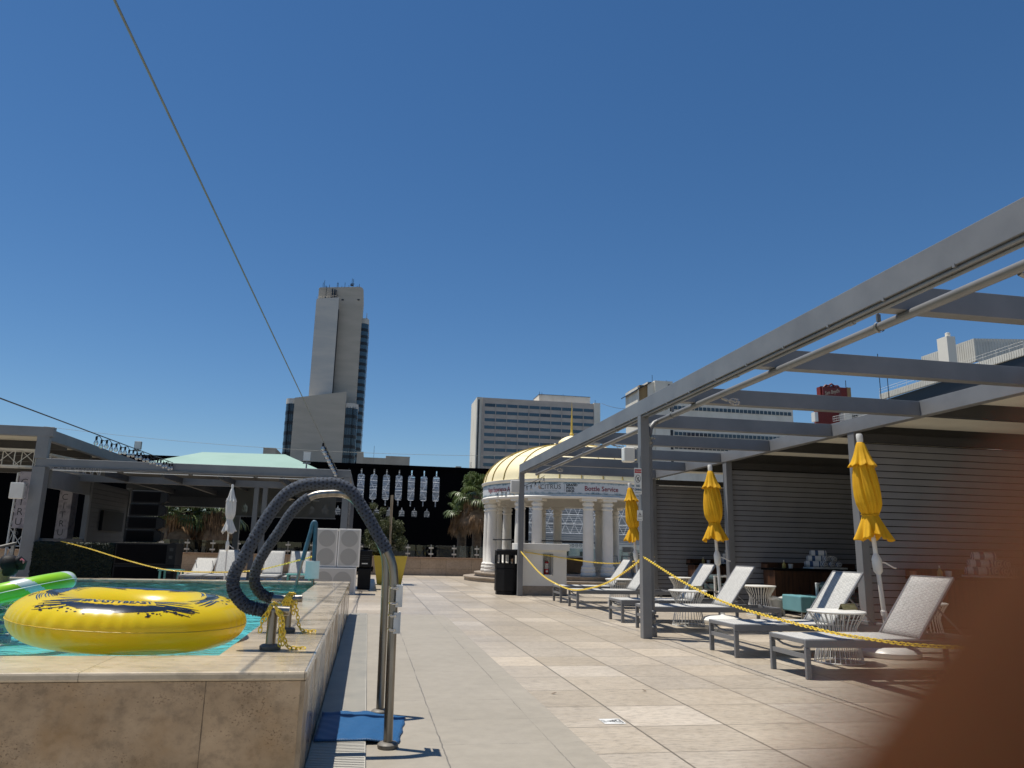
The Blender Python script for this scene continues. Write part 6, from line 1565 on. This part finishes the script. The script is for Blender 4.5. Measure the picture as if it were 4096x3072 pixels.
# --- white building with stair tower
WY = 200.
t = thing('office_building', 'off white office block with ribbon windows and a stair tower behind the pergola', 'building', (96, WY, -16))
box_part('stair_tower', M_offwhite, t, 76.9, 82.2, WY - 1, WY + 14, -16, 48.3)
box_part('tower_side', M_offwhite, t, 74.9, 76.88, WY - .5, WY + 12, -16, 47.9)
box_part('louvre_panel', M_tan, t, 72.6, 74.88, WY - .2, WY + 10, 38, 46.9); box_part('side_wing', M_offwhite, t, 72.0, 74.87, WY - .1, WY + 10, -16, 37.99)
box_part('side_post', M_offwhite, t, 71.95, 72.4, WY - .4, WY + 10, 38, 46.4)
g = MB(); g.add([(71.3, WY - 1, 45.3), (75.8, WY - 1, 47.9), (75.8, WY + 12, 47.9), (71.3, WY + 12, 45.3)] + [(71.3, WY - 1, 45.0), (75.8, WY - 1, 47.6), (75.8, WY + 12, 47.6), (71.3, WY + 12, 45.0)], [(0, 1, 2, 3), (7, 6, 5, 4), (0, 4, 5, 1), (1, 5, 6, 2), (2, 6, 7, 3), (3, 7, 4, 0)]); g.build('sloped_roof', M_darkband, t)
box_part('tower_window', M_darkband, t, 80.8, 81.6, WY - 1.05, WY - 1.002, 44.5, 47.4)
for z in (41.8, 38.5, 34.4, 31.0, 27.4): box_part('tower_window', M_darkband, t, 81.2, 82.0, WY - 1.05, WY - 1.002, z - 3 + .9, z)
box_part('walls', M_offwhite, t, 82.22, 119.5, WY, WY + 16, -16, 42.4)
for z in (40.5, 33.1, 36.8, 29.3): 
    box_part('ribbon_window', M_darkglass, t, 82.6, 119.1, WY - .12, WY - .01, z, z + 1.0)
    for k in range(30): box_part('mullion', M_offwhite, t, 82.6 + k * 1.25, 82.72 + k * 1.25, WY - .2, WY - .122, z, z + 1.0)
g = MB(); g.tube([(76.5, WY, 48), (76.5, WY, 50)], .07, 4); g.tube([(80.8, WY, 48), (80.8, WY, 48.8)], .07, 4); g.build('roof_aerial', M_blackiron, t)
# --- red sign tower
QY = 160.
t = thing('red_building', 'red ribbed tower with an old style sign scroll on top, seen between pergola beams', 'building', (106, QY, -16))
g = MB(); g.box(103.0, 110.0, QY, QY + 1.5, 34.5, 40.1); g.box(101.9, 108.0, QY, QY + 1.5, -16, 34.49)
for k in range(60): g.box(103.0 if k > 42 else 101.9, 110.0 if k > 42 else 108.0, QY - .06, QY - .01, 20 + k * .34, 20.15 + k * .34)
g.build('walls', M_redb, t)
box_part('side_face', M_tan, t, 110.02, 111.1, QY + .1, QY + 1.5, 34, 40.35)
g = MB(); g.box(103.2, 107.9, QY - .8, QY - .4, 38.0, 39.9)
for k in range(9): x = 104.2 + k * .42; g.lathe([(.25 + .12 * math.sin(k * 1.7), 0), (.001, .5)], 8, (x, QY - .6, 39.9 + .25 * math.sin(PI * k / 8)))
g.tube([(103.3, QY - .6, 39.6), (104.1, QY - .6, 40.4), (104.9, QY - .6, 40.3), (105.6, QY - .6, 40.8), (106.4, QY - .6, 40.3), (107.2, QY - .6, 40.4), (107.9, QY - .6, 39.7)], .22, 6)
sgn = g.build('sign', mat('dark_red_sign', (.15, .02, .02), .6), t)
lettering("Sam Boyd's", 1.25, lambda x, y: (105.55 + x, QY - .84, 38.75 + y + x * .22), mat('gold_print', (.50, .42, .30), .5), sgn, offset=.02, xs=.66)
box_part('annex', M_offwhite, t, 107.5, 116, QY - 2, QY + 8, -16, 33.8); box_part('annex_window', M_darkband, t, 109.4, 111, QY - 2.06, QY - 2.01, 32.2, 33.4); box_part('white_box', M_plastic, t, 100.9, 101.7, QY - .5, QY + 1, 31.6, 33.8)
g = MB()
for k in range(24): g.tube([(103.5 + k * .45, QY - 3.5, 31.2 + k * .105), (103.5 + k * .45, QY - 3.5, 32.3 + k * .105)], .03, 4)
for z in (0, .55, 1.1): g.tube([(103.5, QY - 3.5, 31.2 + z), (114, QY - 3.5, 33.7 + z)], .04, 4)
g.build('roof_rail', M_white, t)
g = MB(); g.tube([(109.8, QY, 40), (109.8, QY, 42)], .08, 4); g.build('aerial', M_blackiron, t)
# --- corrugated white roof building on the right (runs away to the left-back)
t = thing('corrugated_building', 'white corrugated rooftop building behind the pergola at right', 'building', (55, 60, -16))
def wallrun(a, b, z0, z1, m, name, corr=0.0, th=.4):
    a = Vector((a[0], a[1], 0)); b = Vector((b[0], b[1], 0)); d = (b - a).normalized(); L = (b - a).length; nrm = Vector((d.y, -d.x, 0))
    g = MB()
    g.add([tuple(a + Vector((0, 0, z0))), tuple(b + Vector((0, 0, z0))), tuple(b - nrm * th + Vector((0, 0, z0))), tuple(a - nrm * th + Vector((0, 0, z0)))] + [tuple(a + Vector((0, 0, z1))), tuple(b + Vector((0, 0, z1))), tuple(b - nrm * th + Vector((0, 0, z1))), tuple(a - nrm * th + Vector((0, 0, z1)))], [(3, 2, 1, 0), (4, 5, 6, 7), (0, 1, 5, 4), (1, 2, 6, 5), (2, 3, 7, 6), (3, 0, 4, 7)])
    if corr:
        k = 0.0
        while k < L:
            p = a + d * k + nrm * .05; q = a + d * min(L, k + corr * .5) + nrm * .05
            g.add([tuple(p + Vector((0, 0, z0 + .05))), tuple(q + Vector((0, 0, z0 + .05))), tuple(q + Vector((0, 0, z1 - .05))), tuple(p + Vector((0, 0, z1 - .05)))] + [tuple(v - nrm * .05) for v in (p + Vector((0, 0, z0 + .05)), q + Vector((0, 0, z0 + .05)), q + Vector((0, 0, z1 - .05)), p + Vector((0, 0, z1 - .05)))], [(0, 1, 2, 3), (4, 0, 3, 7), (1, 5, 6, 2)]); k += corr
    return g.build(name, m, t)
# lower parapet edge runs from far left (44.5,60) toward the camera-right; real wall seen in perspective
def RAY(X, z, Y=60., s=1.0): return (X * s, Y * s, 1.05 + (z - 1.05) * s)
pa = RAY(44.5, 15.35, s=1.6); pb = RAY(60.24, 20.79, s=1.6 * (15.35 - 1.05) / (20.79 - 1.05) * 1.0)
zt = pa[2]
wallrun(pa[:2], pb[:2], zt - .85, zt, M_corr, 'parapet', .35)
ex = Vector((pb[0] - pa[0], pb[1] - pa[1], 0)).normalized(); pc = Vector(pb) + ex * 10
wallrun((pa[0] + .6, pa[1] - .2), (pc.x, pc.y), zt - 3.6, zt - .86, M_darkband, 'window_band', 0)
wallrun((pa[0] + .6, pa[1] - .15), (pc.x, pc.y), -16, zt - 3.62, M_offwhite, 'lower_wall', 0)
g = MB()
for k in range(40):
    p = Vector(pa).lerp(Vector((pb[0], pb[1], pa[2])), k / 39); 
    if k % 3 == 0: g.tube([p, p + Vector((0, 0, .75))], .02, 4)
for z in (.4, .75): g.tube([Vector(pa) + Vector((0, 0, z)), Vector((pb[0], pb[1], pa[2] + z))], .02, 4)
g.build('roof_rail', M_white, t)
s1 = 1.55; c0 = RAY(54.85, 21.3, s=s1); c1 = RAY(60.32 + 4, 21.3 - .35, s=s1 * 1.0); cl = RAY(49.11, 19.14, s=s1 * (21.3 - 1.05) / (19.14 - 1.05))
wallrun(cl[:2], c0[:2], c0[2] - 3.4, c0[2], M_corr, 'plant_screen', .42); wallrun(c0[:2], (c1[0], c1[1] - 3), c0[2] - 3.4, c0[2], M_corr, 'plant_screen', .42)
g = MB(); dx = Vector((cl[0] - c0[0], cl[1] - c0[1], 0)).normalized(); g.box(c0[0] - 3.6, c0[0] - 2.2, c0[1] + 1, c0[1] + 3, c0[2] - 4, c0[2] + .4); g.lathe([(.35, 0), (.35, .7), (.25, .75)], 12, (c0[0] - 2.7, c0[1] + 1.8, c0[2] + .4)); g.build('chimney', M_offwhite, t)
for X, z0, z1 in ((47.0, 14, 19.1), (47.9, 14.5, 17.2)):
    g = MB(); p = RAY(44.6 if z1 > 18 else 45.4, z1, s=1.2); q = RAY(44.6 if z1 > 18 else 45.4, 14.9, s=1.2); g.tube([p, q], .04, 4); tag(g.build('mast', M_blackiron), 'thin aerial mast beside the corrugated roof, %s' % ('the taller one' if z1 > 18 else 'the shorter one'), 'mast', 'thin aerial masts')

# ================================================================== the photographer's finger close to the lens
def cw(x, y, d): return Vector((0, 0, CAMZ)) + RT * x - UP * y + FW * d      # x right, y down, d forward (metres)
t = thing('hand', 'blurred finger of the photographer covering the lower right corner, close to the lens', 'hand', tuple(cw(.09, .03, -.01)))
org = Vector(t.location)
tt = Vector((.648, -.763)); nn = Vector((.763, .648)); D0 = .0198; r0 = .0078
cc = Vector((.542 * D0, .350 * D0)) + nn * (r0 * .99)
def fp(s, off=0., d=D0): p = cc + tt * s + nn * off; return cw(p.x, p.y, d)
V = []; E = []; Rr = []
def chainv(pts, rads, start=None):
    prev = start
    for p, r in zip(pts, rads):
        V.append(tuple(p - org)); Rr.append(r); i = len(V) - 1
        if prev is not None: E.append((prev, i))
        prev = i
    return prev
palm_ = chainv([cw(.115, .045, -.035)], [(.024, .014)])
wr = chainv([cw(.150, .085, -.055), cw(.19, .14, -.085)], [(.024, .018), (.028, .024)], palm_)
kn = chainv([cw(.100, .0, -.015)], [.0125], palm_)
chainv([fp(.062, .004, .010), fp(.042, .001, .017), fp(.022, 0, D0), fp(.0, 0, D0), fp(-.016, 0, D0)], [.0105, .0095, .0088, .0082, .0066], kn)
for k, (dx, dy) in enumerate(((.010, .030), (.018, .052), (.024, .072))):
    b = chainv([cw(.105 + dx * .5, .02 + dy * .75, -.018)], [.0115], palm_)
    chainv([cw(.088 + dx, .02 + dy, .004), cw(.072 + dx, .024 + dy, .014), cw(.058 + dx, .030 + dy, .010 - .002 * k)], [.0098, .0088, .0072], b)
chainv([cw(.088, .05, -.052), cw(.066, .052, -.060), cw(.048, .052, -.056)], [.0125, .0105, .0085], palm_)
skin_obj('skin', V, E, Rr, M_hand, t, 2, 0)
